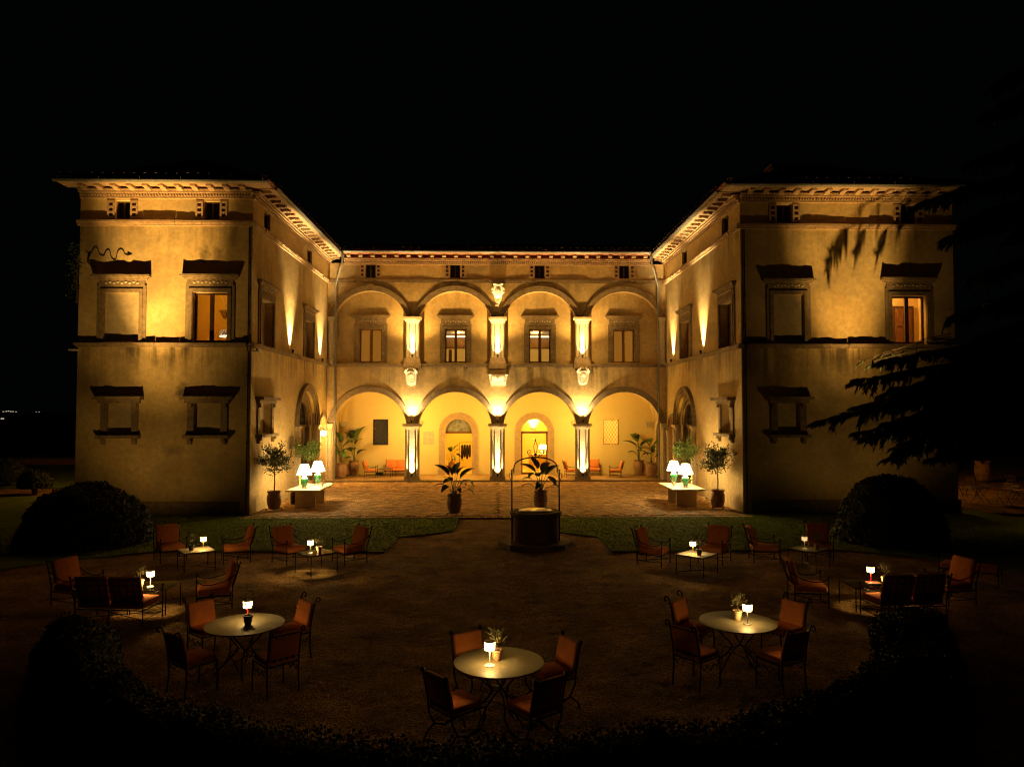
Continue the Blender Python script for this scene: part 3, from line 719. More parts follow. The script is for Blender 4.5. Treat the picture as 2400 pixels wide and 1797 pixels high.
# --- loggia
def bays():
    mb = MB(); nx, ny = 28, 18; yc = (D+.62+BK)/2; hy = (BK-D-.62)/2
    for b in BAYS:
        vs = []
        for j in range(ny+1):
            for i in range(nx+1):
                x = -2.4+4.8*i/nx; v = -hy+2*hy*j/ny
                z = 3.36+max(1.98*math.sqrt(max(0, 1-(x/2.4)**2)), 1.96*math.sqrt(max(0, 1-(v/hy)**2)))
                vs.append((b+x, yc+v, z))
        mb.add(vs, [(j*(nx+1)+i, j*(nx+1)+i+1, (j+1)*(nx+1)+i+1, (j+1)*(nx+1)+i) for j in range(ny) for i in range(nx)])
    return mb
bays().build('vaulted_ceiling', PLY, V, True)
MB(TB).wall(rect(-A,A,-.1,6.2), [archpoly(-2.37,.80,-.05,2.7,.80), archpoly(2.26,.815,-.05,2.7,.80), rect(-7.57,-6.65,1.93,3.5), rect(6.47,7.42,1.95,3.48)], .3).build('loggia_rear_wall', PLY, V)
MB().box((-A+.001, D-.32, -.05), (A-.001, BK+.02, .135)).build('loggia_floor', MORT, V)
fl = MB()
for i in range(-64, 64):
    for j in range(20):
        x = i*.3+(j % 2)*.15; y = D-.2+j*.19
        if abs(x) < A-.16 and y < BK-.1: fl.box((x-.146, y-.09, .13), (x+.146, y+.09, .142+U(0,.003)))
tag(fl.build('floor_brick', LOGF, V), kind='stuff')
st = MB().box((-A+.02, D-.36, -.05), (A-.02, D-.318, .12)).build('step_edge', MORT, V)
for i in range(24): x = -A+.02+i*(2*A-.04)/24; MB().box((x+.004, D-.42+U(-.01,.01), -.05), (x+(2*A-.04)/24-.004, D-.319, .145+U(0,.006))).build('step_stone', STONE, st)
for x in (-4.8, 0, 4.8, -9.35, 9.35):
    q = MB(TB); q.box((x-.25, -.01, 3.22), (x+.25, .3, 3.34)); q.box((x-.2, -.01, 3.08), (x+.2, .22, 3.22)); q.box((x-.14, -.01, 2.99), (x+.14, .14, 3.08)); q.build('vault_corbel', STONE_L, V)
# doors onto the loggia
for x, hw in ((-2.37, .80), (2.26, .815)):
    q = MB(TB); q.band(x, 2.7, hw+.01, hw+.2, 0, PI, -.01, .10, 24); q.band(x, 2.7, hw+.2, hw+.40, 0, PI, -.01, .05, 24)
    for sg in (-1, 1): q.box((min(x+sg*(hw+.01), x+sg*(hw+.2)), -.01, .14), (max(x+sg*(hw+.01), x+sg*(hw+.2)), .10, 2.7)); q.box((min(x+sg*(hw+.2), x+sg*(hw+.4)), -.01, .14), (max(x+sg*(hw+.2), x+sg*(hw+.4)), .05, 2.7)); q.box((min(x+sg*hw, x+sg*(hw+.45)), -.01, .14), (max(x+sg*hw, x+sg*(hw+.45)), .13, .45))
    s = q.build('door_surround', mat('loggia_stone', (.52,.36,.2), .8, var=.2, scale=5, bump=.3), V)
    MB(TB).box((x-hw, -.2, 2.62), (x+hw, -.1, 2.76)).build('transom', WOODM, s)
    if x > 0:
        d = MB(TB); d.box((x-hw, -.2, .14), (x-hw+.09, -.12, 2.62)); d.box((x+hw-.09, -.2, .14), (x+hw, -.12, 2.62)); d.box((x-hw+.09, -.2, .14), (x+hw-.09, -.12, .26)); d.build('door_frame', WOODM, s)
        MB(TB).add([(x-hw+.09,-.16,.26),(x+hw-.09,-.16,.26),(x+hw-.09,-.16,2.62),(x-hw+.09,-.16,2.62)], [(0,1,2,3)]).build('pane', GLASS, s)
    else:
        g = [(x-hw, 2.76), (x+hw, 2.76)]+[(x+hw*math.cos(PI*i/16), 2.74+(hw-.02)*math.sin(PI*i/16)) for i in range(1, 16)]
        MB(TB).wall(g, [], 0, -.15).build('lunette_panel', mat('grey_marble', (.42,.40,.33), .6, col2=(.12,.12,.10), scale=5), s)
def lattice(T, u0, u1, z0, z1, d, n, name='window_grille'):
    m = MB(T); w = u1-u0; h = z1-z0; sp = w/n
    for sg in (1, -1):
        k = -int(h/sp*.62)-1
        while k*sp < w+h:
            pts = []
            a = u0+k*sp if sg > 0 else u1-k*sp
            # bars lean: rise h over run .62h
            t0 = 0; t1 = 1; run = .62*h*sg
            lo = (u0-a)/run if run else 0; hi = (u1-a)/run
            lo, hi = min(lo, hi), max(lo, hi); t0 = max(0, lo); t1 = min(1, hi)
            if t1 > t0+.02: m.tube([(a+run*t0, d+.006*sg, z0+h*t0), (a+run*t1, d+.006*sg, z0+h*t1)], .011, 4)
            k += 1
    for a, b in (((u0,z0),(u1,z0)), ((u0,z1),(u1,z1)), ((u0,z0),(u0,z1)), ((u1,z0),(u1,z1))): m.tube([(a[0],d,a[1]), (b[0],d,b[1])], .016, 4)
    return m
w = lattice(TB, -7.55, -6.67, 1.95, 3.48, .015, 5).build('grille_window', GRILLE, V)
MB(TB).box((-7.6,-.26,1.9), (-6.6,-.2,3.55)).build('pane', mat('dark_pane', (.03,.024,.016), .25, var=.3, scale=3), w)
w = lattice(TB, 6.49, 7.40, 1.97, 3.46, .015, 5).build('grille_window', GRILLE, V)
MB(TB).add([(6.47,-.2,1.95),(7.42,-.2,1.95),(7.42,-.2,3.48),(6.47,-.2,3.48)], [(0,1,2,3)]).build('pane', GLASS, w)
q = MB(TB); q.band(-8.79, 2.58, .29, .41, 0, 2*PI, -.01, .07, 24); w = q.build('round_window', STONE_L, V)
MB(TB).wall([(-8.79+.3*math.cos(2*PI*i/20), 2.58+.3*math.sin(2*PI*i/20)) for i in range(20)], [], 0, .01).build('pane', mat('round_pane', (.06,.05,.03), .3), w)
for x in (-4.2, 4.5): MB(TB).box((x-.32,-.01,1.95), (x+.32,.03,2.75)).build('wall_tablet', PLY if x > 0 else STONE_L, V)
# rooms behind the lit openings
def room(name, x0, x1, y0, y1, z0, z1, m):
    mb = MB(); mb.add([(x0,y0,z0),(x1,y0,z0),(x1,y1,z0),(x0,y1,z0),(x0,y0,z1),(x1,y0,z1),(x1,y1,z1),(x0,y1,z1)], [(0,1,2,3),(4,5,6,7),(1,2,6,5),(2,3,7,6),(3,0,4,7)])
    return mb.build(name, m, V)
ROOMW = plaster('room_wall', (.62,.47,.22), (.66,.5,.25), 0, .05, .1); ROOMO = plaster('room_wall_orange', (.58,.36,.12), (.6,.38,.13), 0, .05, .1); ROOMD = plaster('room_wall_brown', (.34,.2,.09), (.36,.22,.1), 0, .05, .1)
room('hall', -4.6, 4.6, BK+.3, 49.5, .14, 4.4, ROOMW)
MB().box((-.3, BK+.31, .14), (.3, 49.4, 4.39)).build('hall_partition', ROOMW, V)
room('side_room', 5.4, 8.6, BK+.3, 48.5, .14, 4.2, ROOMW)
room('wing_room', -15.6, -10.0, DW+.45, DW+4.2, 6.5, 9.6, ROOMO)
room('wing_room', 14.6, 17.8, DW+.45, DW+1.9, 6.5, 9.6, ROOMW)
for x in (-2.4, 2.4):
    room('upper_room', x-1.9, x+1.9, D+.76, D+5.2, 6.6, 9.3, ROOMD)
    MB().box((x-1.7, D+4.95, 8.68), (x+1.7, D+5.05, 8.76)).build('cove_light', COVE, V)
    sx = -1 if x < 0 else 1
    MB().box((x-1.89, D+.77, 8.9), (x+1.89, D+5.19, 9.0)).build('ceiling', STOP, V); light('AREA', (x, D+4.5, 8.72), 40, WARM2, .4, V, (0,-.2,1))
    q = MB(); a, b = x-.95, x+1.25
    q.box((a-.1, D+5.1, 6.6), (a, D+5.18, 8.05)); q.box((b, D+5.1, 6.6), (b+.1, D+5.18, 8.05)); q.box((a, D+5.1, 7.95), (b, D+5.18, 8.05)); q.build('inner_doorway', WOODM, V)
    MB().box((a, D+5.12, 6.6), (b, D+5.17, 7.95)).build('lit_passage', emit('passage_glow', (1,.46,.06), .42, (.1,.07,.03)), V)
    MB().box((a+.25+(.9 if sx > 0 else 0), D+5.0, 6.6), (a+.45+(.9 if sx > 0 else 0), D+5.1, 7.9)).build('inner_door', WOODM, V)
q = MB(); q.box((16.75, DW+1.78, 6.55), (17.45, DW+1.86, 8.35))
for zz in (6.8, 7.6):
    for xx in (16.82, 17.14): q.box((xx, DW+1.75, zz), (xx+.24, DW+1.79, zz+.65))
q.build('inner_door', WOODM, V); MB().box((16.65, DW+1.8, 6.55), (17.55, DW+1.87, 8.45)).build('inner_doorway', WOOD, V)
light('POINT', (-2.3, 46.6, 3.6), 480, WARM, .25, V); light('POINT', (2.3, 46.8, 3.6), 640, WARM, .25, V); light('POINT', (7.0, 46.4, 3.3), 380, WARM2, .2, V)
light('POINT', (-12.4, DW+2.0, 9.2), 95, WARM, .2, V); light('POINT', (15.5, DW+1.1, 9.2), 190, WARM2, .2, V)
for x in (-2.4, 2.4): light('POINT', (x, D+3.2, 8.5), 22, WARM, .2, V)
dots = bpy.data.materials.new('pierced_shade'); dots.use_nodes = True; nt = dots.node_tree; b = nt.nodes['Principled BSDF']; b.inputs['Base Color'].default_value = (.5,.3,.1,1)
v = nt.nodes.new('ShaderNodeTexVoronoi'); v.inputs['Scale'].default_value = 16; rp = nt.nodes.new('ShaderNodeValToRGB'); rp.color_ramp.elements[0].position = .28; rp.color_ramp.elements[1].position = .34; rp.color_ramp.elements[0].color = (1,1,1,1); rp.color_ramp.elements[1].color = (.12,.12,.12,1)
gn = nt.nodes.new('ShaderNodeNewGeometry'); nt.links.new(gn.outputs['Position'], v.inputs['Vector']); nt.links.new(v.outputs['Distance'], rp.inputs['Fac']); nt.links.new(rp.outputs['Color'], b.inputs['Emission Strength']); rp.color_ramp.elements[1].color = (.05,.05,.05,1); b.inputs['Emission Color'].default_value = (1,.8,.4,1)
q = MB()
for k, (w, h) in enumerate(((.34,.09),(.26,.08),(.2,.1),(.1,.08))): z = 8.5-sum((.09,.08,.1,.08)[:k]); q.box((-12.2-w/2, DW+4.2-w*.6, z-h), (-12.2+w/2, DW+4.19, z))
q.build('room_corbel', WOODM, V); q = MB(lambda u, d, z: (u, DW+4.2-d, z)); q.band(-13.4, 8.5, 1.2, 1.24, 0, PI/2, .0, .03, 12); q.build('room_arch', ROOMW, V)
rl = thing('pierced_lamp', 'lamp with a pierced drum shade behind the lit window of the left wing', 'lamp', (-11.35, DW+2.2, 6.72))
q = MB(); q.lathe([(.26,0),(.28,.0),(.30,.24),(.27,.26),(.001,.26)], 20, (0,0,.42)); q.build('shade', dots, rl, True); MB().lathe([(.001,0),(.16,0),(.03,.04),(.03,.42)], 12).build('base', WOOD, rl, True); MB().lathe([(.26,0),(.29,0),(.285,.05)], 20, (0,0,.40)).build('shade_rim', COVE, rl)

# --- pipes, cables
def pipe(sg):
    x0, x1 = sg*8.62, sg*9.12; y0 = D-.92
    q = MB(); pts = [(x0, y0, 12.80), (x0, y0, 12.15), (sg*8.75, y0+.1, 11.95), (x1, D-.25, 11.05), (x1, D-.2, 10.8), (x1, D-.2, .1)]
    q.tube(pts, .055, 8); z = 10
    while z > .5: q.tube([(x1, D-.2, z), (x1, D-.2, z+.06)], .075, 8); z -= 1.9
    q.build('downpipe', ZINC, V, True)
pipe(-1); pipe(1)
for x in (-A-.12, A+.14):
    q = MB(); q.tube([(x, DW-.05, .2), (x+.02, DW-.05, 6.3), (x, DW-.2, 6.6), (x, DW-.05, 6.9), (x, DW-.05, 11.2)], .022, 6)
    for z in (1.5,2.8,4.1,5.4,7.4,8.6,9.8): q.ball((x+.01, DW-.06, z), .045, 6)
    q.build('wall_cable', IRON, V)

# ------------------------------------------------------------------ lamps on the building
def uplight(loc, label, power, aim=(0,0,1), angle=50, off=(0,0,.1), col=WARM, blend=.7, group='spotlights washing the villa walls', size=.03, cat='spotlight', name='uplight'):
    t = thing(name, label, cat, loc, 0, group)
    a = Vector(aim).normalized(); Mx = a.to_track_quat('Z', 'Y').to_matrix().to_4x4()
    MB().lathe([(.001,-.02),(.05,-.02),(.055,.10),(.045,.10),(.04,.07)], 12, M=Mx).build('housing', IRON, t)
    MB().lathe([(.001,.071),(.04,.071)], 12, M=Mx).build('lens', LENS, t)
    MB().box((-.035,-.035,-.06), (.035,.035,-.02)).build('foot', IRON, t)
    light('SPOT', Vector(off)+a*.12-Vector((0,0,.1)), power, col, size, t, aim, angle, blend)
    return t
names = {-4.8: 'left', 0: 'middle', 4.8: 'right'}
for x in (-4.8, 0, 4.8):
    t = uplight((x, D-.225, .39), f'small spotlight at the foot of the {names[x]} ground-floor arcade pier', 520, (0, .0, 1), 100, (0, 0, .10), HOT)
    light('SPOT', (0, 0, .12), 9500, HOT, .03, t, (0, .055, 1), 20, .9)
    t = uplight((x, D-.235, 7.08), f'small spotlight at the foot of the {names[x]} upper pier', 300, (0, .0, 1), 100, (0, 0, .10), HOT)
    light('SPOT', (0, 0, .12), 4200, HOT, .03, t, (0, .075, 1), 26, .9)
    light('SPOT', (0, -.74, .14), 1150, WARM2, .05, t, (0, .08, 1), 126, .9); light('POINT', (0, -.74, .2), 62, WARM2, .06, t)  # added fill for the upper wall: bare lights floating out from the spotlight
    uplight((x, D-.40, 3.40), f'small spotlight on the capital of the {names[x]} ground-floor arcade pier', 800, (0, .12, 1), 110, col=HOT)
for sg, nm in ((-1, 'left'), (1, 'right')):
    for y, nn in ((33.6, 'near'), (39.35, 'far')):
        uplight((sg*(A-.15), y, 6.74), f'small spotlight on the {nm} wing ledge at the {nn} end of its inner wall', 5200, (sg*.08, 0, 1), 60, col=HOT, blend=1.0)
    dc = DL if sg < 0 else DR; hw = 1.91 if sg < 0 else 1.79
    for k, nn in ((-1, 'near'), (1, 'far')):
        uplight((sg*(A-.34), dc+k*hw, .05), f'ground spotlight at the {nn} jamb of the {nm} arched door', 800, (sg*.10, 0, 1), 30)
# garden floodlights behind the clipped domes
for x, nm, pw in ((-13.05, 'left', 10000), (13.8, 'right', 4300)):
    t = thing('floodlight', f'garden floodlight behind the {nm} clipped dome, shining up the wing front', 'floodlight', (x, 24.3, .05), 0, 'garden floodlights')
    Mx = Vector((0, .5, .87)).to_track_quat('Z', 'Y').to_matrix().to_4x4()
    MB().cbox((0,0,.16), (.26,.18,.08), Mx).build('housing', IRON, t); MB().box((-.1,-.05,-.05), (.1,.05,.1)).build('bracket', IRON, t)
    for aim, an, f in (((0, .26, .966), 72, .13), ((0, .45, .893), 34, .17), ((0, .36, .933), 28, 2.1), ((0, .66, .75), 118, .017)): light('SPOT', (0, .2, .35), pw*f, WARM2, .06, t, aim, an, 1.0)
# hidden loggia lamps on the inner faces of the piers
for x, pw in ((-4.8, 340), (0, 240), (4.8, 340)):
    t = thing('vault_lamp', f'small uplighter on the inner side of the {names[x]} pier lighting the vault', 'lamp', (x, D+.66, 2.95), 0, 'loggia uplighters')
    MB().box((-.1, .0, -.08), (.1, .14, .04)).build('housing', IRON, t); light('POINT', (0, .22, .12), pw, (1,.635,.13), .1, t)
# lantern by the left niche
t = thing('wall_lantern', 'glowing wall lantern between the left arched door and the niche', 'lantern', (-A+.02, 39.35, 2.95))
MB().tube([(0,0,.1), (.12,0,.16), (.2,0,.08)], .015, 6).build('bracket', IRON, t); q = MB(); q.lathe([(.001,.12),(.1,.02),(.1,-.0)], 6, (.22,0,0)); q.lathe([(.07,-.26),(.001,-.3)], 6, (.22,0,0)); q.build('cap', IRON, t)
MB().ball((.22,0,-.12), .12, 10, (1,1,1.4)).build('bulb', BULB, t, True); light('POINT', (.36,0,-.12), 420, WARM2, .1, t)
# lanterns on the outer sides of the wings (they light the side garden)
for sg, x, y, pw, nm in ((-1, XL-.2, 37.5, 420, 'left'), (1, XR+.2, 36, 280, 'right')):
    t = thing('wall_lantern', f'wall lantern on the outer side of the {nm} wing', 'lantern', (x, y, 3.3))
    MB().tube([(-sg*.2,0,.1), (-sg*.05,0,.15), (0,0,.1)], .015, 6).build('bracket', IRON, t); MB().ball((0,0,0), .08, 8).build('bulb', emit('outer_bulb', (1,.7,.3), 8), t); light('POINT', (sg*.25,0,-.05), pw, AMBER, .1, t)
for x, y, z in ((XL-.1, DW-.1, 6.38), (-A+.14, DW+.25, 6.36)):
    t = thing('security_light', 'unlit white floodlight box under the left wing ledge at its ' + ('outer' if x < -12 else 'inner') + ' corner', 'floodlight', (x, y, z), 0, 'unlit floodlight boxes')
    MB().cbox((0,0,0), (.28,.22,.05)).build('housing', WHITEM, t); MB().box((-.03,-.03,.025), (.03,.03,.12)).build('bracket', IRON, t)

# ------------------------------------------------------------------ ironwork serpent and creeper on the left wing
pts = [(0,0),(.28,-.06),(.40,.16),(.55,.26),(.66,.12),(.75,-.12),(.95,-.2),(1.05,-.02),(1.15,.12),(1.28,.06),(1.36,-.25),(1.50,-.42),(1.62,-.36),(1.70,.02),(1.86,.16),(2.0,.08),(2.12,-.13),(2.3,-.14)]
sp = []
for i in range(len(pts)-1):
    p0, p1, p2, p3 = [Vector(pts[max(0, min(len(pts)-1, j))]) for j in (i-1, i, i+1, i+2)]
    for k in range(5):
        t = k/5; q = .5*((2*p1)+(p2-p0)*t+(2*p0-5*p1+4*p2-p3)*t*t+(3*p1-p0-3*p2+p3)*t**3); sp.append((-16.02+q.x*.72, DW-.014, 10.2+q.y*.72))
t = thing('iron_serpent', 'wavy dark iron serpent fixed high on the left wing front', 'ornament', (0,0,0))
MB().tube(sp, .013, 6).build('body', IRON, t); q = MB(); e = sp[-1]; q.add([(e[0]-.03,e[1]-.02,e[2]+.07),(e[0]+.17,e[1],e[2]+.02),(e[0]-.03,e[1]-.02,e[2]-.05),(e[0]-.03,e[1]+.02,e[2])], [(0,1,2),(0,1,3),(1,2,3)]); q.build('arrow_head', IRON, t)
MB().tube([(-15.82,DW-.05,10.1), (-15.88,DW-.05,9.98), (-15.92,DW-.05,9.8), (-15.8,DW-.05,9.68), (-15.62,DW-.05,9.62)], .022, 6).build('fork', IRON, t)
t = thing('creeper', 'straggling creeper hanging at the outer corner of the left wing', 'plant', (XL, DW, 0))
q = MB(); s2 = MB()
for i in range(5): s2.tube([(U(-.1,.05), U(-.1,.0), 8.2-z0*.5+z0*2.4/1) for z0 in (0,.5,1)], .012, 5)
for i in range(260):
    z = random.choice((10.3, 10.0, 9.7, 9.5, 9.1, 8.6))+U(-.25,.25); x, y = U(-.32,.12), U(-.28,-.02); a = U(0,6.3); l = U(.05,.1)
    q.add([(x,y,z),(x+l*math.cos(a),y+l*.5*math.sin(a),z+U(-.04,.06)),(x+l*1.6*math.cos(a+.4),y,z+U(-.06,.02))], [(0,1,2)])
q.build('foliage', LEAF, t); s2.build('stem', BARK, t)

# ------------------------------------------------------------------ furniture prototypes
def tilt(x, z, a): return Matrix.Translation((x, 0, z)) @ Matrix.Rotation(a, 4, 'Y')
def lounge(name, label, w, group, ncush=1, cat='armchair'):
    t = thing(name, label, cat, (0,0,0), 0, group); h = w/2
    for sy in (-1, 1):
        y = sy*h
        MB().tube([(.33,y,0),(.33,y,.60)], .013, 6).ball((.33,y,.625), .026, 8).ball((.33,y,.012), .022, 6).build('leg', IRON, t)
        MB().tube([(-.34,y,0),(-.34,y,.42),(-.40,y,.60),(-.485,y,.90)], .013, 6).ball((-.49,y,.925), .026, 8).ball((-.34,y,.012), .022, 6).build('leg', IRON, t)
        MB().tube([(.33,y,.60),(.22,y,.535),(.05,y,.52),(-.18,y,.565),(-.42,y,.70)], .011, 6).build('armrest', IRON, t)
    if ncush > 1:
        for x in (.33, -.34): MB().tube([(x,0,0),(x,0,.29)], .012, 6).build('leg', IRON, t)
    f = MB(); z = .285
    for a, b in (((.33,-h),(.33,h)), ((-.34,-h),(-.34,h)), ((.33,-h),(-.34,-h)), ((.33,h),(-.34,h))): f.tube([(*a,z),(*b,z)], .012, 5)
    for i in range(1, 5): x = -.34+.67*i/5; f.box((x-.012,-h,z+.0), (x+.012,h,z+.008))
    f.build('seat_frame', IRON, t)
    s = MB(); zc = .11
    for sy in (-1, 1): s.tube([(.33,sy*h,zc),(-.34,sy*h,zc)], .008, 5)
    s.tube([(.33,-h,zc),(-.34,h,zc)], .008, 5); s.tube([(.33,h,zc),(-.34,-h,zc)], .008, 5); s.build('stretcher', IRON, t)
    b = MB()
    for k in range(0, 5): zz = .44+.11*k; x = -.345-.27*max(0, (zz-.42))-.0; b.tube([(x,-h,zz),(x,h,zz)], .007, 4)
    n = 5*ncush
    for k in range(1, n): y = -h+2*h*k/n; b.box((-.365,y-.016,.44), (-.345,y+.016,.50)); b.tube([(-.352,y,.44),(-.40,y,.62),(-.47,y,.88)], .008, 4)
    b.build('back_lattice', IRON, t)
    wc = (w-.05)/ncush
    for k in range(ncush):
        y = -w/2+.025+wc*(k+.5)
        MB().rbox((0,0,0), (.64, wc-.015, .13), .04, .02, Matrix.Translation((.005,y,.365))).build('seat_cushion', RED, t, True)
        MB().rbox((0,0,0), (.12, wc-.02, .50), .05, .03, Matrix.Translation((-.33,y,.675)) @ Matrix.Rotation(-.26, 4, 'Y')).build('back_cushion', RED, t, True)
    return t
def dining(name, label, style, group):
    t = thing(name, label, 'chair', (0,0,0), 0, group); h = .24
    for sy in (-1, 1):
        y = sy*h
        if style == 'scroll':
            MB().tube([(.23,y,0),(.235,y,.22),(.22,y,.45)], .012, 6).build('leg', IRON, t)
            c = [(-.39+.05*math.cos(a)*r, y, .93+.05*math.sin(a)*r) for a, r in [(.2+k*.55, 1-k*.06) for k in range(10)]]
            MB().tube([(-.27,y,0),(-.24,y,.25),(-.25,y,.5),(-.30,y,.78),(-.342,y,.92)]+c[1:], .012, 6).build('leg', IRON, t)
            MB().tube([(.22,y,.40),(.16,y,.30),(.08,y,.36),(0,y,.27),(-.08,y,.36),(-.16,y,.30),(-.24,y,.40)], .008, 5).build('apron_scroll', IRON, t)
        else:
            MB().tube([(.26,y,.44),(.27,y,.30),(.18,y,.17),(0,y,.13),(-.16,y,.20),(-.24,y,.36),(-.25,y,.5),(-.29,y,.70),(-.33,y,.88)], .012, 6).ball((-.335,y,.905), .034, 8).build('back_frame', IRON, t)
            MB().tube([(.33,y,0),(.30,y,.10),(.18,y,.19),(.04,y,.17),(0,y,.13),(-.04,y,.17),(-.18,y,.19),(-.28,y,.10),(-.32,y,0)], .011, 6).build('leg', IRON, t)
    f = MB(); z = .43
    for a, b in (((.23,-h),(.23,h)), ((-.24,-h),(-.24,h)), ((.23,-h),(-.24,-h)), ((.23,h),(-.24,h))): f.tube([(*a,z),(*b,z)], .011, 5)
    f.build('seat_frame', IRON, t)
    b = MB()
    for zz in (.52, .68, .87): x = -.25-(zz-.5)*.21; b.tube([(x,-h,zz),(x,h,zz)], .009, 5)
    for k in range(1, 5): y = -h+2*h*k/5; b.box((-.275,y-.018,.50), (-.262,y+.018,.54)); b.tube([(-.252,y,.5),(-.29,y,.70),(-.33,y,.87)], .009, 4)
    b.build('back_lattice', IRON, t)
    MB().rbox((0,0,0), (.48,.47,.085), .03, .012, Matrix.Translation((.0,0,.485))).build('seat_cushion', RED, t, True)
    MB().rbox((0,0,0), (.075,.46,.38), .034, .018, tilt(-.26,.70,-.21)).build('back_cushion', RED, t, True)
    return t
def sq_table(label, m):
    t = thing('side_table', label, 'table', (0,0,0), 0, 'square tables on the gravel'); h = .37
    MB().box((-h,-h,.49), (h,h,.505)).build('tabletop', m, t)
    f = MB()
    for a, b in (((h,-h),(h,h)), ((-h,-h),(-h,h)), ((h,-h),(-h,-h)), ((h,h),(-h,h))): f.tube([(*a,.482),(*b,.482)], .011, 5)
    f.build('table_frame', IRON, t)
    for a in (-1, 1):
        for b in (-1, 1): MB().tube([(a*h,b*h,0),(a*h,b*h,.482)], .011, 6).build('leg', IRON, t)
    MB().tube([(h,-h,.07),(0,0,.1),(-h,h,.07)], .007, 5).tube([(h,h,.07),(0,0,.1),(-h,-h,.07)], .007, 5).build('stretcher', IRON, t)
    return t
def round_table(label):
    t = thing('round_table', label, 'table', (0,0,0), 0, 'round garden tables')
    MB().lathe([(.001,.735),(.56,.735),(.6,.732),(.605,.722),(.6,.710),(.55,.712),(.001,.712)], 48).build('tabletop', TTOP, t, True)
    for k in range(4):
        a = PI/4+k*PI/2; M = Matrix.Rotation(a, 4, 'Z')
        MB().tube([(.36,.16,.712),(.25,.12,.56),(.13,.04,.42),(.10,-.04,.33),(.16,-.12,.22),(.30,-.19,.07),(.37,-.21,0)], .013, 6, M).build('leg', IRON, t)
        MB().tube([(.24,-.2,.10),(.12,-.24,.25),(-.05,-.22,.31),(-.2,-.12,.22)], .008, 5, M).build('brace', IRON, t)
    return t
def cordless(label, stem, shade=CSHADE, pw=1.0, glass=False):
    t = thing('cordless_lamp', label, 'lamp', (0,0,0), 0, 'cordless table lamps')
    MB().lathe([(.001,.012),(.06,.012),(.066,.008),(.066,0),(.001,0)], 24).build('base', stem, t, True)
    MB().tube([(0,0,.012),(0,0,.23)], .0075, 8).build('stem', stem, t)
    MB().lathe([(.062,.215),(.066,.21),(.071,.31)], 24).build('lamp_shade', shade, t, True)
    MB().lathe([(.071,.31),(.070,.322),(.001,.328)], 24).build('cap', GREYM if stem is not WHITEM else WHITEM, t, True)
    light('SPOT', (0,0,.205), (28 if glass else 10)*pw, (1,.62,.19), .05, t, (0,0,-1), 165, .5)
    return t
def olive(label, pot, seed, h=.34):
    rnd = random.Random(seed); t = thing('olive_plant', label, 'potted plant', (0,0,0), 0, 'small potted olives on tables')
    MB().lathe([(.001,0),(.045,0),(.062,.06),(.068,.12),(.078,.125),(.078,.15),(.066,.15),(.06,.125)], 18).build('pot', pot, t, True)
    MB().lathe([(.001,.128),(.062,.126)], 12).build('soil', SOIL, t)
    MB().tube([(0,0,.12),(.008,.004,.2),(-.004,0,.26)], [.008,.006,.005], 6).build('trunk', BARK, t)
    q = MB()
    for i in range(110):
        a = rnd.uniform(0, 6.28); r = rnd.uniform(.01,.09)*(1 if rnd.random() < .7 else 1.4); z = .22+rnd.random()*(h-.16)*1.1; l = rnd.uniform(.035,.065); d = Vector((math.cos(a)*.6, math.sin(a)*.6, rnd.uniform(.2,1))).normalized()
        p = Vector((r*math.cos(a), r*math.sin(a), z)); s = d.cross(Vector((rnd.uniform(-1,1), rnd.uniform(-1,1), .2))).normalized()*.007
        q.add([p-s*.3, p+d*l*.5-s, p+d*l, p+d*l*.5+s], [(0,1,2,3)])
    for i in range(7):
        a = rnd.uniform(0, 6.28); q.tube([(0,0,.24), (.05*math.cos(a), .05*math.sin(a), .32), (.09*math.cos(a), .09*math.sin(a), .24+h*.5)], .0025, 4)
    q.build('crown', OLIVE, t)
    return t

# ------------------------------------------------------------------ garden seating
G_AC = 'low armchairs with red cushions'
AC = [  # x, y, facing in degrees, label
 (-8.95,20.15,-52,'orange-cushioned armchair beside the left clipped dome, left of the pale square table'),
 (-7.12,19.98,-156,'orange-cushioned armchair right of the pale square table by the left clipped dome, turned left'),
 (-5.62,19.85,-40,'armchair left of the glass square table at the left lawn corner'),
 (-4.02,19.78,-139,'armchair right of the glass square table at the left lawn corner'),
 (4.12,19.40,-33,'armchair left of the pale square table right of the well'),
 (5.80,19.60,-126,'bright armchair right of the pale square table right of the well'),
 (7.20,19.72,-8,'dim armchair left of the dark square table by the right clipped dome'),
 (8.80,19.95,-108,'dim maroon armchair behind the dark square table, next to the right clipped dome'),
 (-8.95,15.75,-20,'armchair at the far left end of the left sofa group, back to the left edge'),
 (-5.95,15.40,-157+360,'armchair seen from its side, right of the left sofa group table'),
 (6.52,15.38,-10,'armchair with exposed iron lattice back, left of the glass table of the right sofa group'),
 (9.62,15.48,190,'armchair at the far right of the right sofa group, lit on its back cushion')]
src = None
for x, y, a, lb in AC:
    if src is None: src = lounge('garden_armchair', lb, .66, G_AC); src.location = (x,y,0); src.rotation_euler = (0,0,R(a))
    else: dup(src, (x,y,0), R(a), lb)
SOF = lounge('garden_sofa', 'two-seat sofa seen from behind at the left, in front of the left glass table', 1.36, 'two-seat garden sofas', 2, 'sofa')
SOF.location = (-7.40, 14.45, 0); SOF.rotation_euler = (0,0,R(84))
dup(SOF, (7.95, 14.33, 0), R(96), 'two-seat sofa seen from behind at the right, beside the red-stemmed lamp table')
bn = thing('garden_bench', 'low bench with a long red seat cushion beyond the right sofa group', 'bench', (11.2, 17.2, 0), R(-42))
for sx in (-1, 1):
    for sy in (-1, 1): MB().tube([(sx*.6,sy*.28,0),(sx*.6,sy*.28,.6)], .013, 6).ball((sx*.6,sy*.28,.62), .026, 8).build('leg', IRON, bn)
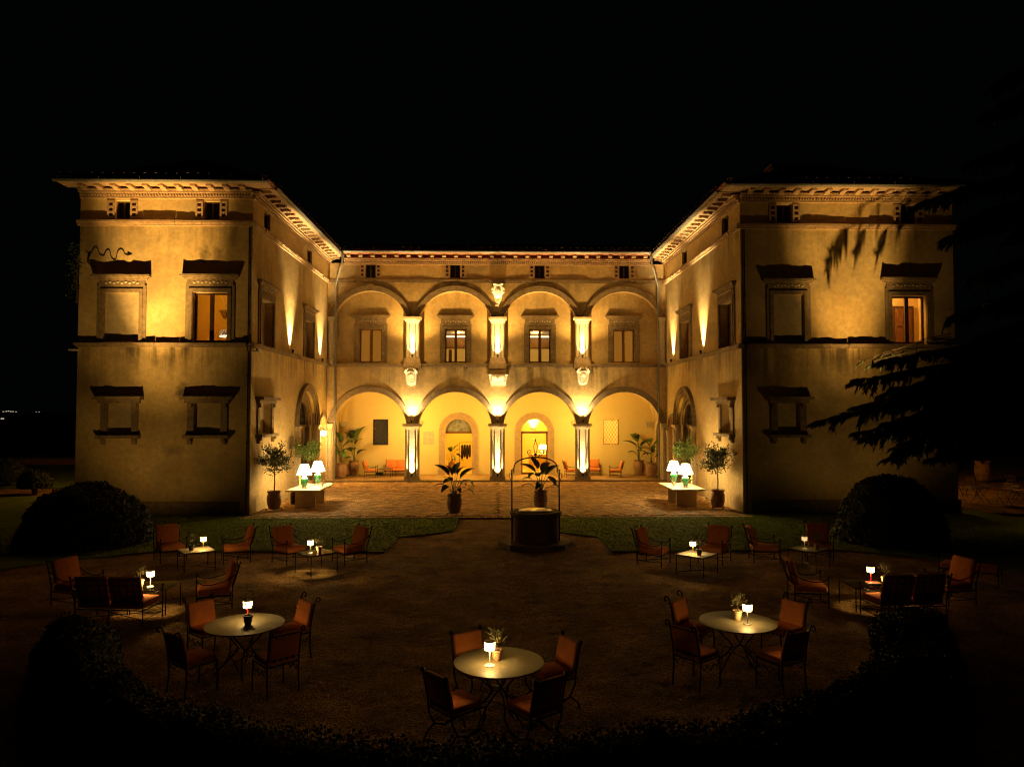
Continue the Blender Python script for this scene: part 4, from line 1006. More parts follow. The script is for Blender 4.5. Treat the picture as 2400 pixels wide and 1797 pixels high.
MB().rbox((0,0,.36), (1.16,.54,.12), .04, .02).build('seat_cushion', RED, bn, True); MB().tube([(-.6,-.28,.29),(.6,-.28,.29),(.6,.28,.29),(-.6,.28,.29),(-.6,-.28,.29)], .011, 5).build('seat_frame', IRON, bn)
TA = [(-7.75,18.93,-8+45-2,STOP,'pale square table by the left clipped dome, plant in a dark pot on it'),
 (-4.6,18.55,45,GTOP,'glass-topped square table between two armchairs at the left lawn corner'),
 (4.92,18.13,47,STOP,'pale square table between two armchairs right of the well, casting a dark square shadow'),
 (8.0,18.75,40,DTOP,'dark-topped square table with a dim lamp near the right clipped dome'),
 (-7.05,15.15,2,GTOP,'glass-topped square table of the left sofa group'),
 (7.55,15.0,-1,GTOP,'glass-topped square table of the right sofa group')]
for i, (x, y, a, m, lb) in enumerate(TA):
    t = sq_table(lb, m); t.location = (x,y,0); t.rotation_euler = (0,0,R(a))
LMP = [(-7.60,18.98,.505,GOLDM,1,'gold-stemmed cordless lamp behind the dark pot on the pale table at left'),
 (-4.72,18.42,.505,GREYM,1.15,'cordless lamp with a grey stem on the glass table at the left lawn corner'),
 (4.80,18.05,.505,GOLDM,1.15,'gold-stemmed cordless lamp half hidden by a dark pot, right of the well'),
 (7.88,18.72,.505,WHITEM,.12,'dimmest cordless lamp, white stem, on the dark table by the right clipped dome'),
 (-7.08,15.02,.505,WHITEM,1.1,'white-stemmed cordless lamp on the glass table of the left sofa group'),
 (7.66,14.98,.53,REDM,1.1,'red-stemmed cordless lamp standing on a book on the right sofa group table'),
 (-4.03,11.78,.735,REDM,.8,'red-stemmed cordless lamp behind the potted plant on the left round table'),
 (-.16,9.66,.735,WHITEM,1.15,'white cordless lamp on the front round table'),
 (3.86,11.42,.735,GREYM,1.1,'dark-stemmed cordless lamp on the right round table')]
for x, y, z, m, pw, lb in LMP: cordless(lb, m, CSHADED if pw < .3 else CSHADE, pw, 'glass' in lb or 'book' in lb).location = (x, y, z)
t = thing('book', 'small dark book under the red-stemmed lamp', 'book', (7.70, 14.96, .505)); MB().box((-.13,-.09,.003), (.13,.09,.022)).build('pages', WHITEM, t); MB().box((-.135,-.095,0), (.135,.095,.003)).box((-.135,-.095,.022), (.135,.095,.025)).build('cover', WOOD, t)
OLV = [(-7.83,18.80,.505,CLAYD,'olive plant in a dark pot on the pale table at left'), (-4.52,18.50,.505,CLAYL,'olive plant in a pale pot on the glass table at the left lawn corner'),
 (4.92,17.92,.505,CLAYD,'olive plant in a dark pot on the pale table right of the well'), (8.15,18.62,.505,CLAY,'unlit olive plant on the dark table by the right clipped dome'),
 (-7.28,15.0,.505,CLAYL,'olive plant left of the white lamp on the left sofa group table'), (7.93,14.93,.505,CLAYL,'olive plant right of the red-stemmed lamp on the right sofa group table'),
 (-3.95,11.56,.735,CLAYD,'olive plant in a black pot hiding the lamp on the left round table'), (-.07,9.86,.735,CLAY,'olive plant in a clay pot right of the white lamp on the front round table'),
 (3.78,11.66,.735,CLAYL,'olive plant in a cream pot left of the lamp on the right round table')]
for i, (x, y, z, m, lb) in enumerate(OLV): olive(lb, m, i+3, .42 if 'black pot' in lb else .34).location = (x, y, z)
RT = [(-4.02,11.62,'left round table with a dark potted plant at its middle'), (3.76,11.58,'right round table with a lamp and a cream pot'), (-.04,9.83,'front round table, nearest the hedge, with a white lamp')]
for k, (x, y, lb) in enumerate(RT):
    t = round_table(lb); t.location = (x, y, 0); t.rotation_euler = (0,0,.3*k)
SC = [(-4.80,12.22,-40,'scroll-topped chair at the far left of the left round table'), (-3.48,12.18,-138,'scroll-topped chair at the far right of the left round table'),
 (-4.48,10.82,52,'scroll-topped chair seen from behind, near left of the left round table'), (-3.30,10.83,132,'scroll-topped chair seen from behind, near right of the left round table'),
 (3.22,12.14,-40,'scroll-topped chair at the far left of the right round table, in shade'), (4.66,12.05,-150,'scroll-topped chair at the far right of the right round table, brightly lit'),
 (2.92,10.92,38,'scroll-topped chair seen from behind, near left of the right round table'), (4.10,10.74,118,'scroll-topped chair seen from behind, near right of the right round table')]
src = None
for x, y, a, lb in SC:
    if src is None: src = dining('garden_chair', lb, 'scroll', 'scroll-topped garden chairs'); src.location = (x,y,0); src.rotation_euler = (0,0,R(a))
    else: dup(src, (x,y,0), R(a), lb)
BC = [(-.34,10.38,-58,'ball-topped chair behind the white lamp at the front round table'), (.68,10.14,-154,'ball-topped chair at the far right of the front round table'),
 (-.57,9.12,40,'ball-topped chair seen from behind, near left of the front round table'), (.38,9.00,126,'ball-topped chair seen from behind, near right of the front round table')]
src = None
for x, y, a, lb in BC:
    if src is None: src = dining('garden_chair', lb, 'ball', 'ball-topped garden chairs'); src.location = (x,y,0); src.rotation_euler = (0,0,R(a))
    else: dup(src, (x,y,0), R(a), lb)

# ------------------------------------------------------------------ loggia furniture
zf = .145
L1 = lounge('loggia_armchair', 'orange armchair in profile, left of the sofa in the first arcade bay', .66, 'armchairs in the loggia'); L1.location = (-7.45,43.15,zf); L1.rotation_euler = (0,0,R(0))
dup(L1, (4.36,42.95,zf), R(4), 'orange armchair half behind the right arcade pier, in profile'); dup(L1, (5.85,43.75,zf), R(-90), 'orange armchair facing out in the last arcade bay'); dup(L1, (6.90,42.55,zf), R(176), 'orange armchair in profile facing left in the last arcade bay')
L2 = lounge('loggia_sofa', 'orange two-seat sofa against the rear wall of the first arcade bay', 1.36, 'sofas in the loggia', 2, 'sofa'); L2.location = (-6.05,43.75,zf); L2.rotation_euler = (0,0,R(-90))
t = sq_table('low iron table in front of the loggia sofa', DTOP); t.location = (-6.55,42.75,zf)
t = thing('low_box', 'small black box on the loggia floor behind the profile armchair', 'box', (-7.1,44.1,zf)); MB().rbox((0,0,.09), (.4,.3,.18), .02).build('body', DARKBOX, t); MB().box((-.12,-.152,.06), (.12,-.15,.12)).build('panel', IRON, t)
t = thing('low_table', 'low dark table beside the half hidden loggia armchair', 'table', (5.0,43.6,zf)); MB().box((-.3,-.3,.28), (.3,.3,.31)).build('tabletop', DTOP, t)
for a in (-1,1):
    for b in (-1,1): MB().tube([(a*.26,b*.26,0),(a*.26,b*.26,.28)], .015, 6).build('leg', IRON, t)
# hall furniture seen through the doors
t = thing('coat_rack', 'metal clothes rail with dark garments seen through the left loggia door', 'clothes rack', (-2.0,46.6,.14))
for sx in (-1, 1): MB().tube([(sx*.42,0,0),(sx*.42,0,1.85)], .015, 6).tube([(sx*.42,-.25,.02),(sx*.42,.25,.02)], .015, 6).build('upright', IRON, t)
MB().tube([(-.42,0,1.85),(.42,0,1.85)], .015, 6).build('rail', IRON, t)
for k in range(4): x = -.25+k*.16; MB().rbox((x,0,1.25+.06*(k % 2)), (.12,.42,.9-.1*(k % 2)), .05, .03).build('garment', mat('garment', (.035,.03,.025), .9), t, True)
t = thing('console', 'pale console with a lattice front seen through the right loggia door', 'console', (3.0,47.6,.14)); MB().box((-.95,-.22,.12), (.5,.22,1.0)).build('body', STOP, t); MB().box((-1.0,-.26,1.0), (.55,.26,1.05)).build('top', TRAV, t)
for x, lb in ((2.9, 'white-shaded lamp on the console, left one of two seen through the right loggia door'), (3.2, 'white-shaded lamp on the console, right one of two seen through the right loggia door')):
    lp = thing('console_lamp', lb, 'lamp', (x, 47.65-.2*(x > 3), 1.19), 0, 'console lamps'); MB().lathe([(.001,0),(.07,0),(.09,.12),(.03,.3),(.02,.36)], 12).build('base', WHITEM, lp, True); MB().lathe([(.2,.33),(.11,.6)], 20).build('lamp_shade', CSHADE, lp, True)
lp = thing('wall_sconce', 'bright uplighting sconce on the hall wall above the right loggia door', 'lamp', (2.45, 49.4, 2.75)); MB().lathe([(.001,0),(.12,.02),(.16,.12),(.14,.12)], 12).build('bowl', WHITEM, lp, True); MB().lathe([(.001,.1),(.13,.1)], 12).build('lens', BULB, lp); light('SPOT', (0,-.1,.2), 300, HOT, .08, lp, (0,.15,1), 120, .6)
lattice(lambda u,d,z: (u,-.225-d,z), -.9, .45, .2, .95, .01, 9).build('lattice_front', GOLDM, t)

# ------------------------------------------------------------------ stone tables with big lamps
def big_lamp(label):
    t = thing('table_lamp', label, 'lamp', (0,0,0), 0, 'green ceramic table lamps')
    MB().lathe([(.001,.05),(.09,.05),(.10,.07),(.14,.22),(.165,.33),(.15,.41),(.09,.455),(.085,.48),(.10,.49),(.06,.50),(.001,.5)], 24).build('base', CEL, t, True)
    f = MB()
    for k in range(4): a = PI/4+k*PI/2; f.ball((.08*math.cos(a), .08*math.sin(a), .028), .03, 6, (1,1,1))
    f.build('foot', GOLDM, t)
    MB().tube([(0,0,.5),(0,0,.6)], .014, 8).build('stem', GOLDM, t)
    MB().lathe([(.31,.56),(.16,.98)], 32).build('lamp_shade', SHADE, t, True)
    light('POINT', (0,0,.52), 130, (1,.66,.22), .1, t); light('POINT', (0,0,1.02), 110, (1,.66,.22), .1, t)
    return t
TBL = []
for sg, x0, nm in ((-1, -7.95, 'left'), (1, 7.87, 'right')):
    t = thing('stone_table', f'pale stone table with two green lamps at the {nm} side of the courtyard', 'table', (x0, 31.2, .06), 0, 'stone tables in the courtyard')
    MB().rbox((0,0,.72), (1.36,2.8,.06), .008).build('tabletop', TRAV, t); MB().box((-.42,-.88,0), (.42,-.80,.69)).build('leg', TRAV, t); MB().box((-.42,.62,0), (.42,.70,.69)).build('leg', TRAV, t)
for x, y, lb in ((-8.08,30.63,'green ceramic lamp, nearer one on the left stone table'), (-7.95,32.4,'green ceramic lamp, farther one on the left stone table'), (7.84,32.35,'green ceramic lamp, farther one on the right stone table'), (7.92,30.65,'green ceramic lamp, nearer one on the right stone table')):
    big_lamp(lb).location = (x, y, .812)
for x, y, lb, nm in ((-7.55,31.55,'small potted plant between the lamps of the left stone table','left'), (7.62,31.5,'small potted plant between the lamps of the right stone table','right')):
    olive(lb, CLAYL, 40+int(x), .22).location = (x, y, .812)
t = thing('serving_tray', 'flat white tray at the far corner of the left stone table', 'tray', (-7.45,32.45,.812)); MB().rbox((0,0,.012), (.26,.18,.024), .01).build('tray', WHITEM, t); MB().box((-.1,-.06,.024), (.1,.06,.03)).build('napkin', WHITEM, t)
for x, y, nm in ((-7.95,31.75,'left'), (8.2,31.5,'right')):
    t = thing('bowl', f'small white bowl between the lamps on the {nm} stone table', 'bowl', (x, y, .812), 0, 'bowls on the stone tables'); MB().lathe([(.001,.01),(.05,.01),(.09,.07),(.095,.07),(.055,0),(.001,0)], 16).build('bowl', WHITEM, t, True)
t = thing('garden_speaker', 'black cylindrical speaker on the paving beside the left stone table', 'speaker', (-8.72,31.45,.06)); MB().lathe([(.001,0),(.14,0),(.155,.06),(.155,.46),(.13,.52),(.001,.53)], 20).build('body', DARKBOX, t, True); MB().lathe([(.157,.1),(.157,.4)], 20).build('mesh_grille', IRON, t)

# ------------------------------------------------------------------ potted plants
def jar(t, s, m=CLAY, stand=True):
    MB().lathe([(.001,.08),(.20*s,.08),(.25*s,.2*s),(.285*s,.42*s),(.27*s,.6*s),(.235*s,.7*s),(.27*s,.73*s),(.275*s,.78*s),(.24*s,.78*s),(.22*s,.70*s)], 28).build('pot', m, t, True)
    q = MB()
    for z in (.30*s, .56*s): q.lathe([(.262*s+.012 if z < .4*s else .276*s,z-.012),(.29*s,z),(.262*s+.012 if z < .4*s else .276*s,z+.012)], 28)
    q.build('pot_rib', m, t, True); MB().lathe([(.001,.70*s),(.225*s,.70*s)], 16).build('soil', SOIL, t)
    if stand:
        q = MB()
        for k in range(4):
            a = k*PI/2+.4; M = Matrix.Rotation(a, 4, 'Z')
            q.tube([(.16*s,0,.08),(.27*s,0,.08),(.33*s,0,.03),(.30*s,0,.0),(.27*s,0,.03),(.30*s,0,.05)], .011, 5, M)
        q.lathe([(.19*s,.07),(.21*s,.07),(.21*s,.085)], 20); q.build('stand', IRON, t)
def citrus(label, loc, seed, tall=1.0, rad=.62):
    rnd = random.Random(seed); t = thing('citrus_tree', label, 'potted tree', loc, 0, 'potted citrus standards'); jar(t, 1.0)
    zt = .68+1.02*tall
    MB().tube([(0,0,.66),(.015,.01,1.1),(-.01,0,zt),(0,0,zt+.3)], [.028,.024,.02,.014], 7).build('trunk', BARK, t)
    q = MB(); br = MB(); c0 = Vector((0,0,zt+.08)); bumps = [(Vector((rnd.uniform(-1,1), rnd.uniform(-1,1), rnd.uniform(-.4,1.3))).normalized(), rnd.uniform(.72,1.22)) for _ in range(20)]
    for d, k in bumps: br.tube([(0,0,zt-.1), c0+d*rad*k*.5, c0+d*rad*k], [.012,.008,.003], 5)
    for i in range(1700):
        if rnd.random() < .72:
            d, k = rnd.choice(bumps); p = c0+d*rad*k*rnd.uniform(.3,1.0)**.7+Vector((rnd.gauss(0,1), rnd.gauss(0,1), rnd.gauss(0,1)))*.085
        else:
            d = Vector((rnd.gauss(0,1), rnd.gauss(0,1), rnd.gauss(0,1)+.2)).normalized(); p = c0+d*rad*rnd.uniform(.1,.75)
        dd = ((p-c0).normalized()*.7+Vector((rnd.uniform(-1,1), rnd.uniform(-1,1), rnd.uniform(-.5,1.1)))).normalized(); L = rnd.uniform(.075,.135); sd = dd.cross(Vector((rnd.uniform(-1,1), rnd.uniform(-1,1), .4))).normalized()*L*.22
        nrm = dd.cross(sd).normalized()*.012
        q.add([p, p+dd*L*.45-sd+nrm, p+dd*L, p+dd*L*.45+sd+nrm], [(0,1,2),(0,2,3)])
    q.build('crown', LEAF, t); br.build('branch', BARK, t)
    return t
citrus('citrus tree in a clay pot at the front corner of the left wing', (-8.95,29.4,.06), 5, 1.15, .68); citrus('citrus tree in a clay pot at the front corner of the right wing', (8.93,29.5,.06), 11, 1.1, .70)
citrus('leafy citrus tree behind the left stone table lamps', (-8.7,33.6,.06), 23, 1.25, .60); citrus('leafy citrus tree behind the right stone table lamps', (8.7,33.6,.06), 31, 1.25, .62)
def paddle(L, Wd, bend, n=7):
    m = MB(); vs = []
    for i in range(n+1):
        s = i/n; wd = Wd*math.sin(PI*min(1, s**.8*.97+.015))**.7; x = L*s*math.cos(bend*s); z = L*s*math.sin(-bend*s)*.8
        vs += [(x, -wd, z+wd*.35), (x, 0, z), (x, wd, z+wd*.35)]
    return m.add(vs, [(i*3+k, i*3+k+1, i*3+k+4, i*3+k+3) for i in range(n) for k in range(2)])
PADS = [paddle(.62,.14,.5).mesh('leaf', BANANA, True), paddle(.5,.12,1.0).mesh('leaf', BANANA, True), paddle(.4,.09,.7).mesh('leaf', BANANA, True)]
def paradise(label, loc, seed, h=1.35, n=12, pot=1.0, up=False):
    rnd = random.Random(seed); t = thing('bird_of_paradise', label, 'potted plant', loc, 0, 'potted bird of paradise plants'); jar(t, pot)
    z0 = .66*pot; st = MB()
    for i in range(n):
        a = i*2.4+rnd.uniform(-.3,.3); f = i/(n-1); hh = h*(.30+.70*f)*rnd.uniform(.9,1.1); out = (.36-.26*f) if not up else .16*(1-f*.6)
        out *= 1.3
        tip = Vector((out*math.cos(a), out*math.sin(a), z0+hh*.62)); st.tube([(.03*math.cos(a), .03*math.sin(a), z0), (tip.x*.45, tip.y*.45, z0+hh*.38), tip], [.014,.011,.007], 5)
        o = link(bpy.data.objects.new('leaf', PADS[0 if f > .5 else (1 if rnd.random() < .5 else 2)]), t); o.location = tip
        el = -(.15+1.15*f*rnd.uniform(.75,1.0)) if not up else -rnd.uniform(.5,1.35)
        o.rotation_euler = (rnd.uniform(-.5,.5), el, a); s = rnd.uniform(.8,1.15)*h/1.35; o.scale = (s,s,s)
    st.build('stem', mat('green_stem', (.06,.09,.025), .6) if 'green_stem' not in bpy.data.materials else bpy.data.materials['green_stem'], t)
    return t
paradise('bird of paradise in a clay pot on the paving left of the well', (-1.68,28.1,.06), 3, 1.5, 13); paradise('bird of paradise in a pot seen behind the well', (1.71,29.3,.06), 8, 1.65, 13)
paradise('bird of paradise in the first arcade bay, nearer one', (-8.95,42.0,zf), 15, 2.1, 8, 1.15, True); paradise('bird of paradise in the first arcade bay, against the rear wall', (-8.6,43.9,zf), 21, 2.6, 7, 1.15, True)
paradise('bird of paradise in the last arcade bay, against the rear wall', (8.55,43.9,zf), 27, 2.1, 8, 1.15, True); paradise('bird of paradise in the last arcade bay, nearer one', (8.9,42.0,zf), 33, 2.1, 7, 1.15, True)
paradise('bird of paradise standing in the hall behind the left loggia door', (-2.9,46.2,.14), 41, 1.4, 9, .8)

# ------------------------------------------------------------------ well
t = thing('well', 'round brick well with a white cover and a wrought-iron arch', 'well', (1.12,22.15,0))
MB().lathe([(.001,.13),(1.1,.13),(1.14,.10),(1.14,0)], 8).build('step', STONE, t)
MB().lathe([(.66,.13),(.66,.88)], 40).build('core', MORT, t, True)
n = 0
bm0 = MB(); dv = 2*PI/20
vs = []
for r in (.655, .695):
    for k in range(3):
        a = -dv/2*.93+dv*.93*k/2
        for z in (0, .085): vs.append((r*math.cos(a), r*math.sin(a), z))
bm0.add(vs, [(6,8,9,7),(8,10,11,9),(7,9,3,1),(9,11,5,3),(6,0,2,8),(8,2,4,10),(6,7,1,0),(10,4,5,11)])
bme = bm0.mesh('brick', BRICKM)
for j in range(8):
    for k in range(20):
        o = link(bpy.data.objects.new('brick', bme), t); o.location = (0,0,.135+j*.094); o.rotation_euler = (0,0,dv*(k+.5*(j % 2))+U(-.006,.006)); s = 1+U(-.006,.01); o.scale = (s,s,1)
MB().lathe([(.45,.88),(.72,.88),(.78,.91),(.79,.97),(.77,1.02),(.45,1.02)], 40).build('rim', STONE, t, True)
MB().lathe([(.001,1.075),(.35,1.07),(.50,1.05),(.52,1.03),(.5,1.02)], 40).build('cover', mat('white_cover', (.72,.66,.55), .22, spec=.7), t, True)
for sx in (-1, 1):
    MB().tube([(sx*.72,0,.1),(sx*.72,0,2.2)], .024, 8).ball((sx*.72,0,2.24), .035, 8).build('post', IRON, t)
    MB().tube([(sx*.72,0,2.12),(sx*.78,0,2.16),(sx*.81,0,2.06),(sx*.76,0,1.98),(sx*.79,0,1.9)], .012, 6).tube([(sx*.72,0,2.2),(sx*.69,0,2.32),(sx*.66,0,2.2),(sx*.68,0,2.14)], .011, 5).build('hook', IRON, t)
arc = [(-.66,0,2.18)]+[(-.66*math.cos(PI*i/16)**1 if False else -.66*math.cos(PI*i/16), 0, 2.28+.36*math.sin(PI*i/16)**.75) for i in range(17)]+[(.66,0,2.18)]
MB().tube(arc, .02, 8).build('arch', IRON, t)
q = MB()
for sg in (-1, 1):
    sp = [(sg*(.18+.085*math.cos(b)*r), 0, 2.80+.085*math.sin(b)*r) for b, r in [(-2.2+k*.6, 1-k*.055) for k in range(15)]]
    q.tube([(sg*.02,0,2.62),(sg*.10,0,2.66)]+sp, .012, 6)
    q.tube([(sg*.005,0,2.70),(sg*.05,0,2.90),(sg*.055,0,2.98),(sg*.015,0,3.10),(0,0,3.2)], .012, 6)
q.ball((0,0,2.72), .05, 8); q.tube([(0,0,2.66),(0,0,2.5)], .014, 6); q.tube([(.028*math.cos(b),0,2.48+.03*math.sin(b)) for b in [k*PI/5 for k in range(11)]], .008, 5)
q.build('finial', IRON, t)

# ------------------------------------------------------------------ hedges and shrubs
def leafy(fn, n, size, mb=None, flat=.5):
    mb = mb or MB()
    for _ in range(n):
        p, nn = fn(); nn = Vector(nn).normalized(); p = Vector(p)+nn*U(-.05,.05)
        t1 = nn.cross(Vector((U(-1,1), U(-1,1), U(-1,1)))).normalized(); t2 = (nn.cross(t1)+nn*U(-.8,1.2)).normalized(); s = size*U(.6,1.4)
        mb.add([p, p+t1*s*.45+t2*s*.5, p+t2*s, p-t1*s*.45+t2*s*.5], [(0,1,2,3)])
    return mb
def dome(name, label, x, y, rx, rz, n, cat='hedge', squash=1.0, ctr=0.0, size=.075):
    t = thing(name, label, cat, (x, y, 0))
    m = MB(); N, Mm = 28, 14; vs = []
    def pt(a, e):
        p = Vector((rx*math.cos(a)*math.cos(e), rx*math.sin(a)*math.cos(e), rz*math.sin(e)))
        k = 1+.06*noise.noise(p*1.3+Vector((x,y,0)))+.035*noise.noise(p*4)
        return p*k+Vector((0,0,ctr))
    for j in range(Mm+1):
        e = (-.35 if ctr else 0)+(PI/2+(.35 if ctr else 0))*j/Mm
        for i in range(N): vs.append(pt(2*PI*i/N, e))
    m.add(vs, [(j*N+i, j*N+(i+1) % N, (j+1)*N+(i+1) % N, (j+1)*N+i) for j in range(Mm) for i in range(N)])
    m.build('core', TWIG_SHADE, t, True)
    def fn():
        a = U(0, 2*PI); e = math.asin(U(-.3 if ctr else 0, 1)); p = pt(a, e); return p, (p-Vector((0,0,ctr)))
    leafy(fn, n, size).build('foliage', HEDGE, t)
    MB().tube([(0,0,-.05),(0,0,max(.2, ctr*.6))], .12, 8).build('trunk', BARK, t)
dome('clipped_dome', 'large clipped dome hedge in front of the left wing', -12.6, 22.6, 1.80, 1.8, 15000)
dome('clipped_dome', 'large clipped dome hedge in front of the right wing, under the cedar', 12.08, 22.3, 1.53, 2.06, 15000)
dome('ball_shrub', 'small clipped ball shrub beside the lit path at the far left', -22.2, 35.5, .68, .62, 4000, 'shrub', 1, .55)
dome('ball_shrub', 'larger ball shrub at the left picture edge behind the path', -25.9, 39.2, .85, .85, 4000, 'shrub', 1, .6)
# low hedge curving round the front of the forecourt
HP = [(-7.0,12.5),(-6.5,11.4),(-5.4,9.75),(-4.2,8.65),(-2.6,7.85),(0,7.45),(2.6,7.85),(4.2,8.65),(5.4,9.75),(6.5,11.4),(7.2,12.9)]
hp = []
for i in range(len(HP)-1):
    for k in range(6): t_ = k/6; hp.append(Vector((*HP[i],0)).lerp(Vector((*HP[i+1],0)), t_))
hp.append(Vector((*HP[-1],0)))
ht = thing('low_hedge', 'low curved boxwood hedge along the front of the gravel forecourt', 'hedge', (0,0,0))
core = MB(); prof = [(-.44,0),(-.48,.26),(-.42,.47),(-.22,.56),(.1,.57),(.34,.50),(.45,.30),(.42,0)]; vs = []; K = len(prof)
def hpt(i, u, z):
    tg = (hp[min(i+1, len(hp)-1)]-hp[max(i-1, 0)]).normalized(); nr = Vector((-tg.y, tg.x, 0)); p = hp[i]+nr*u+Vector((0,0,z))
    f = noise.noise(p*1.4); g = noise.noise(p*3.7+Vector((9,0,0))); return p+nr*.12*f+Vector((0,0,(.13*f+.09*g)*min(1, z*2)))
for i in range(len(hp)): vs += [hpt(i, u, z) for u, z in prof]
core.add(vs, [(i*K+k, i*K+k+1, (i+1)*K+k+1, (i+1)*K+k) for i in range(len(hp)-1) for k in range(K-1)]); core.build('core', TWIG_SHADE, ht, True)
def hfn():
    i = random.randrange(len(hp)-1); k = random.randrange(K-1); f = random.random(); g = random.random()
    p = hpt(i, prof[k][0]*(1-f)+prof[k+1][0]*f, prof[k][1]*(1-f)+prof[k+1][1]*f).lerp(hpt(i+1, prof[k][0]*(1-f)+prof[k+1][0]*f, prof[k][1]*(1-f)+prof[k+1][1]*f), g)
    nn = p-(hp[i]+Vector((0,0,.3))); return p+nn.normalized()*U(.02,.14), nn
leafy(hfn, 70000, .04).build('foliage', HEDGE, ht)
# low kerb line of the flower bed, near the right end of the hedge
# ------------------------------------------------------------------ cedar
ct = thing('cedar_tree', 'large dark cedar with drooping branches in front of the right wing', 'tree', (19.6,24.2,0))
MB().tube([(0,0,-.1),(.1,0,2.5),(0,.1,7),(.1,0,12),(0,0,18)], [.62,.5,.42,.3,.1], 12).build('trunk', BARK, ct, True)
limb = MB(); ndl = MB(); rc = random.Random(5)
def spray(p, d, L):
    "a drooping flat spray of needle tufts"
    side = d.cross(Vector((0,0,1)))
    side = side.normalized() if side.length > .01 else Vector((1,0,0))
    m = max(4, int(L/.055)); q = Vector(p); dd = Vector(d)
    for k in range(m):
        q = q+dd*L/m; dd = (dd+Vector((0,0,-.035-.05*k/m))).normalized()
        for sg in (-1, 1):
            for _ in range(3):
                v = (dd*rc.uniform(.4,1.1)+side*sg*rc.uniform(.3,1)+Vector((0,0,rc.uniform(-1.1,.05)))).normalized()*rc.uniform(.12,.26)
                w = v.cross(Vector((rc.uniform(-1,1), rc.uniform(-1,1), 1))).normalized()*.023
                ndl.add([q-w, q+w, q+v], [(0,1,2)])
def bough(p0, tip, n=None, spread=1.0):
    p0, tip = Vector(p0), Vector(tip); Ln = (tip-p0).length; mid = p0.lerp(tip, .5)+Vector((0,0,.09*Ln)); P = []
    for i in range(11): s = i/10; P.append(p0*(1-s)**2+mid*2*s*(1-s)+tip*s*s)
    limb.tube(P, [.11*(1-i/10)+.012 for i in range(11)], 6)
    ax = (tip-p0).normalized(); sd = ax.cross(Vector((0,0,1))).normalized()
    for i in range(2, 11):
        for sg in (-1, 1):
            for q in range(3):
                s = min(1, (i+q*.33-.4)/10); b = p0*(1-s)**2+mid*2*s*(1-s)+tip*s*s; L = spread*rc.uniform(.55,1.1)*(1.35-.85*s)
                d = (ax*rc.uniform(.4,.9)+sd*sg*rc.uniform(.35,1)+Vector((0,0,rc.uniform(-.3,.1)))).normalized()
                limb.tube([b, b+d*L*.5, b+d*L*.95+Vector((0,0,-.1*L))], [.02,.012,.005], 4); spray(b, d, L)
                for _ in range(3): f = rc.uniform(.2,.9); spray(b+d*L*f, (d+sd*sg*rc.uniform(-.4,.7)+Vector((0,0,-.2))).normalized(), L*.5)
    spray(tip, ax, .5)
    for i in range(34):
        s = rc.uniform(.3,1); b = p0*(1-s)**2+mid*2*s*(1-s)+tip*s*s; spray(b+sd*rc.uniform(-.7,.7)*spread+ax*rc.uniform(-.2,.3)+Vector((0,0,-.08)), (ax*.35+sd*rc.uniform(-.3,.3)+Vector((0,0,-rc.uniform(.5,1)))).normalized(), rc.uniform(.2,.5))
T0 = lambda z: (0, 0, z)
tips = [(-8.6,.1,3.75,4.6),(-7.5,-.3,5.05,5.6),(-6.5,-.4,5.75,6.2),(-7.0,.2,4.3,4.9),(-6.2,-.6,2.9,4.4),(-5.2,-.9,2.6,4.0),(-5.9,-.8,4.9,5.6),(-4.6,-.4,5.4,6.3),(-5.0,-1.1,3.7,4.6),(-3.8,-.7,3.0,4.2),(-4.0,-1.4,4.5,5.4),(-6.4,-.7,3.7,4.8),(-7.4,-.6,3.4,4.5),(-5.6,.5,4.4,5.2),(-6.3,-.2,2.6,3.9),(-7.0,0,3.2,4.2),(-5.8,.2,3.3,4.4),(-6.8,-1.0,4.7,5.4),
        (-4.3,-.3,9.9,11.2),(-5.1,-.2,11.15,12.2),(-4.2,-.4,7.2,8.4),(-3.6,-.7,8.5,9.6),(-3.9,-.9,10.4,11.5),(-3.7,-.6,6.4,7.4),(-3.2,.2,12.6,13.6),(-2.6,0,14.4,15.2),(-3.4,-1.5,5.2,6.2),(-3.0,-1.5,7.4,8.6),(-3.0,-1.6,9.6,10.8),(-2.6,-2,11.8,13),(-2.2,-2,3.6,4.6),(-1.8,-2.6,6.4,7.6),(-1.4,-2.4,9,10.2),(-1.0,-2.2,4.6,5.6),(-1.2,-2.0,12.5,13.8),(-2.0,.4,15.6,16.4),(2.5,-2,8,9.2),(3,.5,6,7),(2.6,.5,10.5,12),(1.8,-1,13,14.2)]
for x, y, zt_, zb in tips: bough(T0(zb), (x, y, zt_))
for x, y, z in ((-5.6,2.45,6.1), (-6.0,2.3,5.8), (-5.1,2.5,6.2), (-6.25,2.5,5.9), (-4.7,2.3,6.3)):   # thin outer twigs hanging in the floodlight beam
    p0, p1 = Vector((-3.4,1.4,z+.5)), Vector((x,y,z)); limb.tube([p0, p0.lerp(p1,.5)+Vector((0,0,.12)), p1], [.03,.015,.005], 5)
    d = (p1-p0).normalized(); spray(p1-d*.3, (d+Vector((0,.2,-.35))).normalized(), .34); spray(p1-d*.55, (d*.3+Vector((.1,-.1,-.8))).normalized(), .26)

limb.build('branch', BARK, ct); ndl.build('crown', CEDARM, ct)

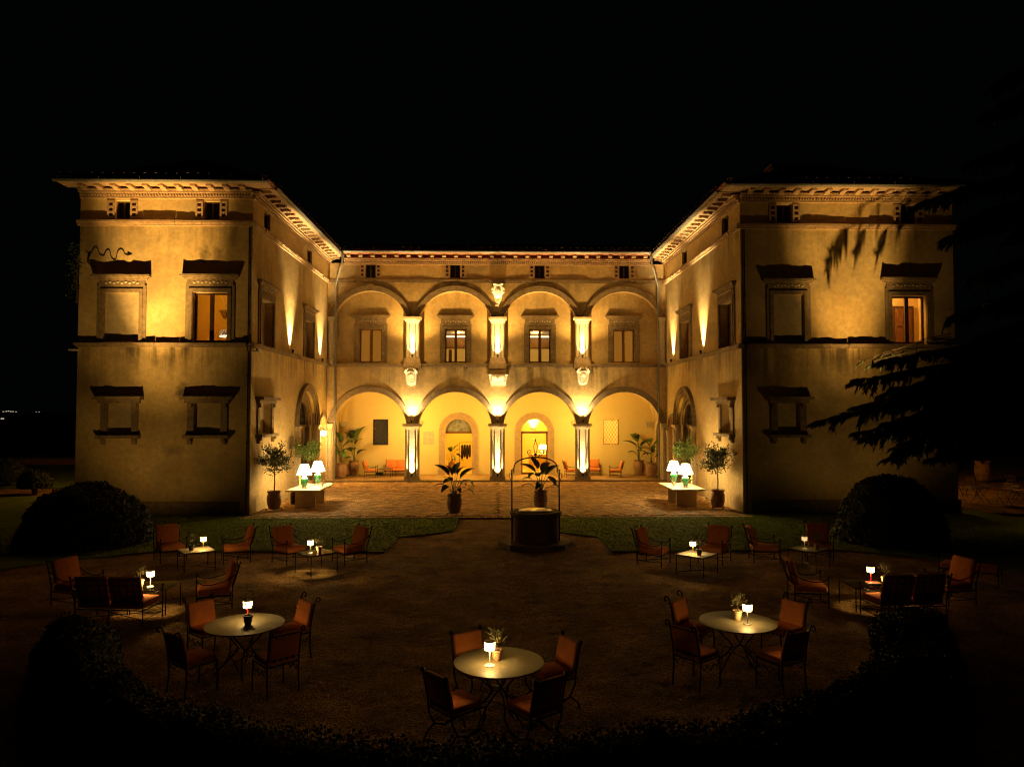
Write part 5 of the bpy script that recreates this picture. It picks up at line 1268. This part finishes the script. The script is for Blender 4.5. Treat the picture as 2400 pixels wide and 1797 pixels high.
# ------------------------------------------------------------------ side garden: terrace tables at the right, wall and town lights at the left
def folding(label):
    t = thing('folding_chair', label, 'chair', (0,0,0), 0, 'folding chairs on the side terrace'); h = .21
    m = TRAVD
    MB().box((-.2,-h,.44), (.2,h,.46)).build('seat', m, t); q = MB()
    for zz in (.66,.76,.86): q.box((-.27,-h,zz), (-.255,h,zz+.06))
    q.build('back_slat', m, t)
    for sy in (-1, 1): MB().tube([(.22,sy*h,0),(-.27,sy*h,.92)], .012, 5).build('leg', IRON, t); MB().tube([(-.22,sy*(h-.03),0),(.2,sy*(h-.03),.46)], .012, 5).build('leg', IRON, t)
    return t
TRAVD = mat('pale_cloth', (.62,.5,.34), .8)
fc = folding('folding chair nearest the right wing corner on the side terrace'); fc.location = (19.9,31.2,.06); fc.rotation_euler = (0,0,R(20))
for x, y, a, lb in ((21.4,30.4,200,'folding chair right of the first terrace table'), (21.7,33.0,250,'folding chair behind the first terrace table'), (23.2,32.0,160,'folding chair between the two terrace tables'), (24.2,33.6,270,'folding chair behind the far terrace table'), (22.6,29.3,30,'folding chair in front of the far terrace table')): dup(fc, (x,y,.06), R(a), lb)
def bistro(label, x, y):
    t = thing('bistro_table', label, 'table', (x,y,.06), 0, 'bistro tables on the side terrace'); MB().lathe([(.001,.72),(.4,.72),(.4,.70),(.001,.7)], 24).build('tabletop', DTOP, t)
    for k in range(2):
        for sg in (-1,1): MB().tube([(sg*.3,-.2+.4*k,0),(-sg*.25,-.2+.4*k,.7)], .012, 5).build('leg', IRON, t)
bistro('bistro table next to the right wing corner', 20.7, 30.9); bistro('second bistro table farther right on the side terrace', 23.6, 30.9)
t = thing('terracotta_urn', 'large terracotta pot standing behind the side terrace chairs', 'pot', (27.0,40.0,.06)); jar(t, 1.5, CLAY, False)
gw = thing('garden_wall', 'low brick garden wall beyond the lawn at the far left', 'wall', (-34,54.5,0)); MB().box((-40,-.2,-.1), (16,.2,.42)).build('body', TERRA, gw); MB().box((-40,-.26,.42), (16,.26,.52)).build('coping', STONE, gw)
TL_ = emit('town_light', (1,.85,.6), .7)
for x, y, z, w in ((-668,1000,1.2,1.5),(-664,1000,1.6,1.6),(-661,1000,2.0,1.6),(-658,1000,1.4,1.5),(-655,1000,1.3,1.5),(-651,1000,1.0,1.3),(-201,300,.4,.7),(-620,1000,-.0+.9,1.0),(-624,1000,.9,.9)):
    tag(MB().box((x-w/2, y, z-w*.25), (x+w/2, y+1, z+w*.25)).build('town_light', TL_), 'tiny white light of the distant town on the horizon at far left', 'light', 'distant town lights')
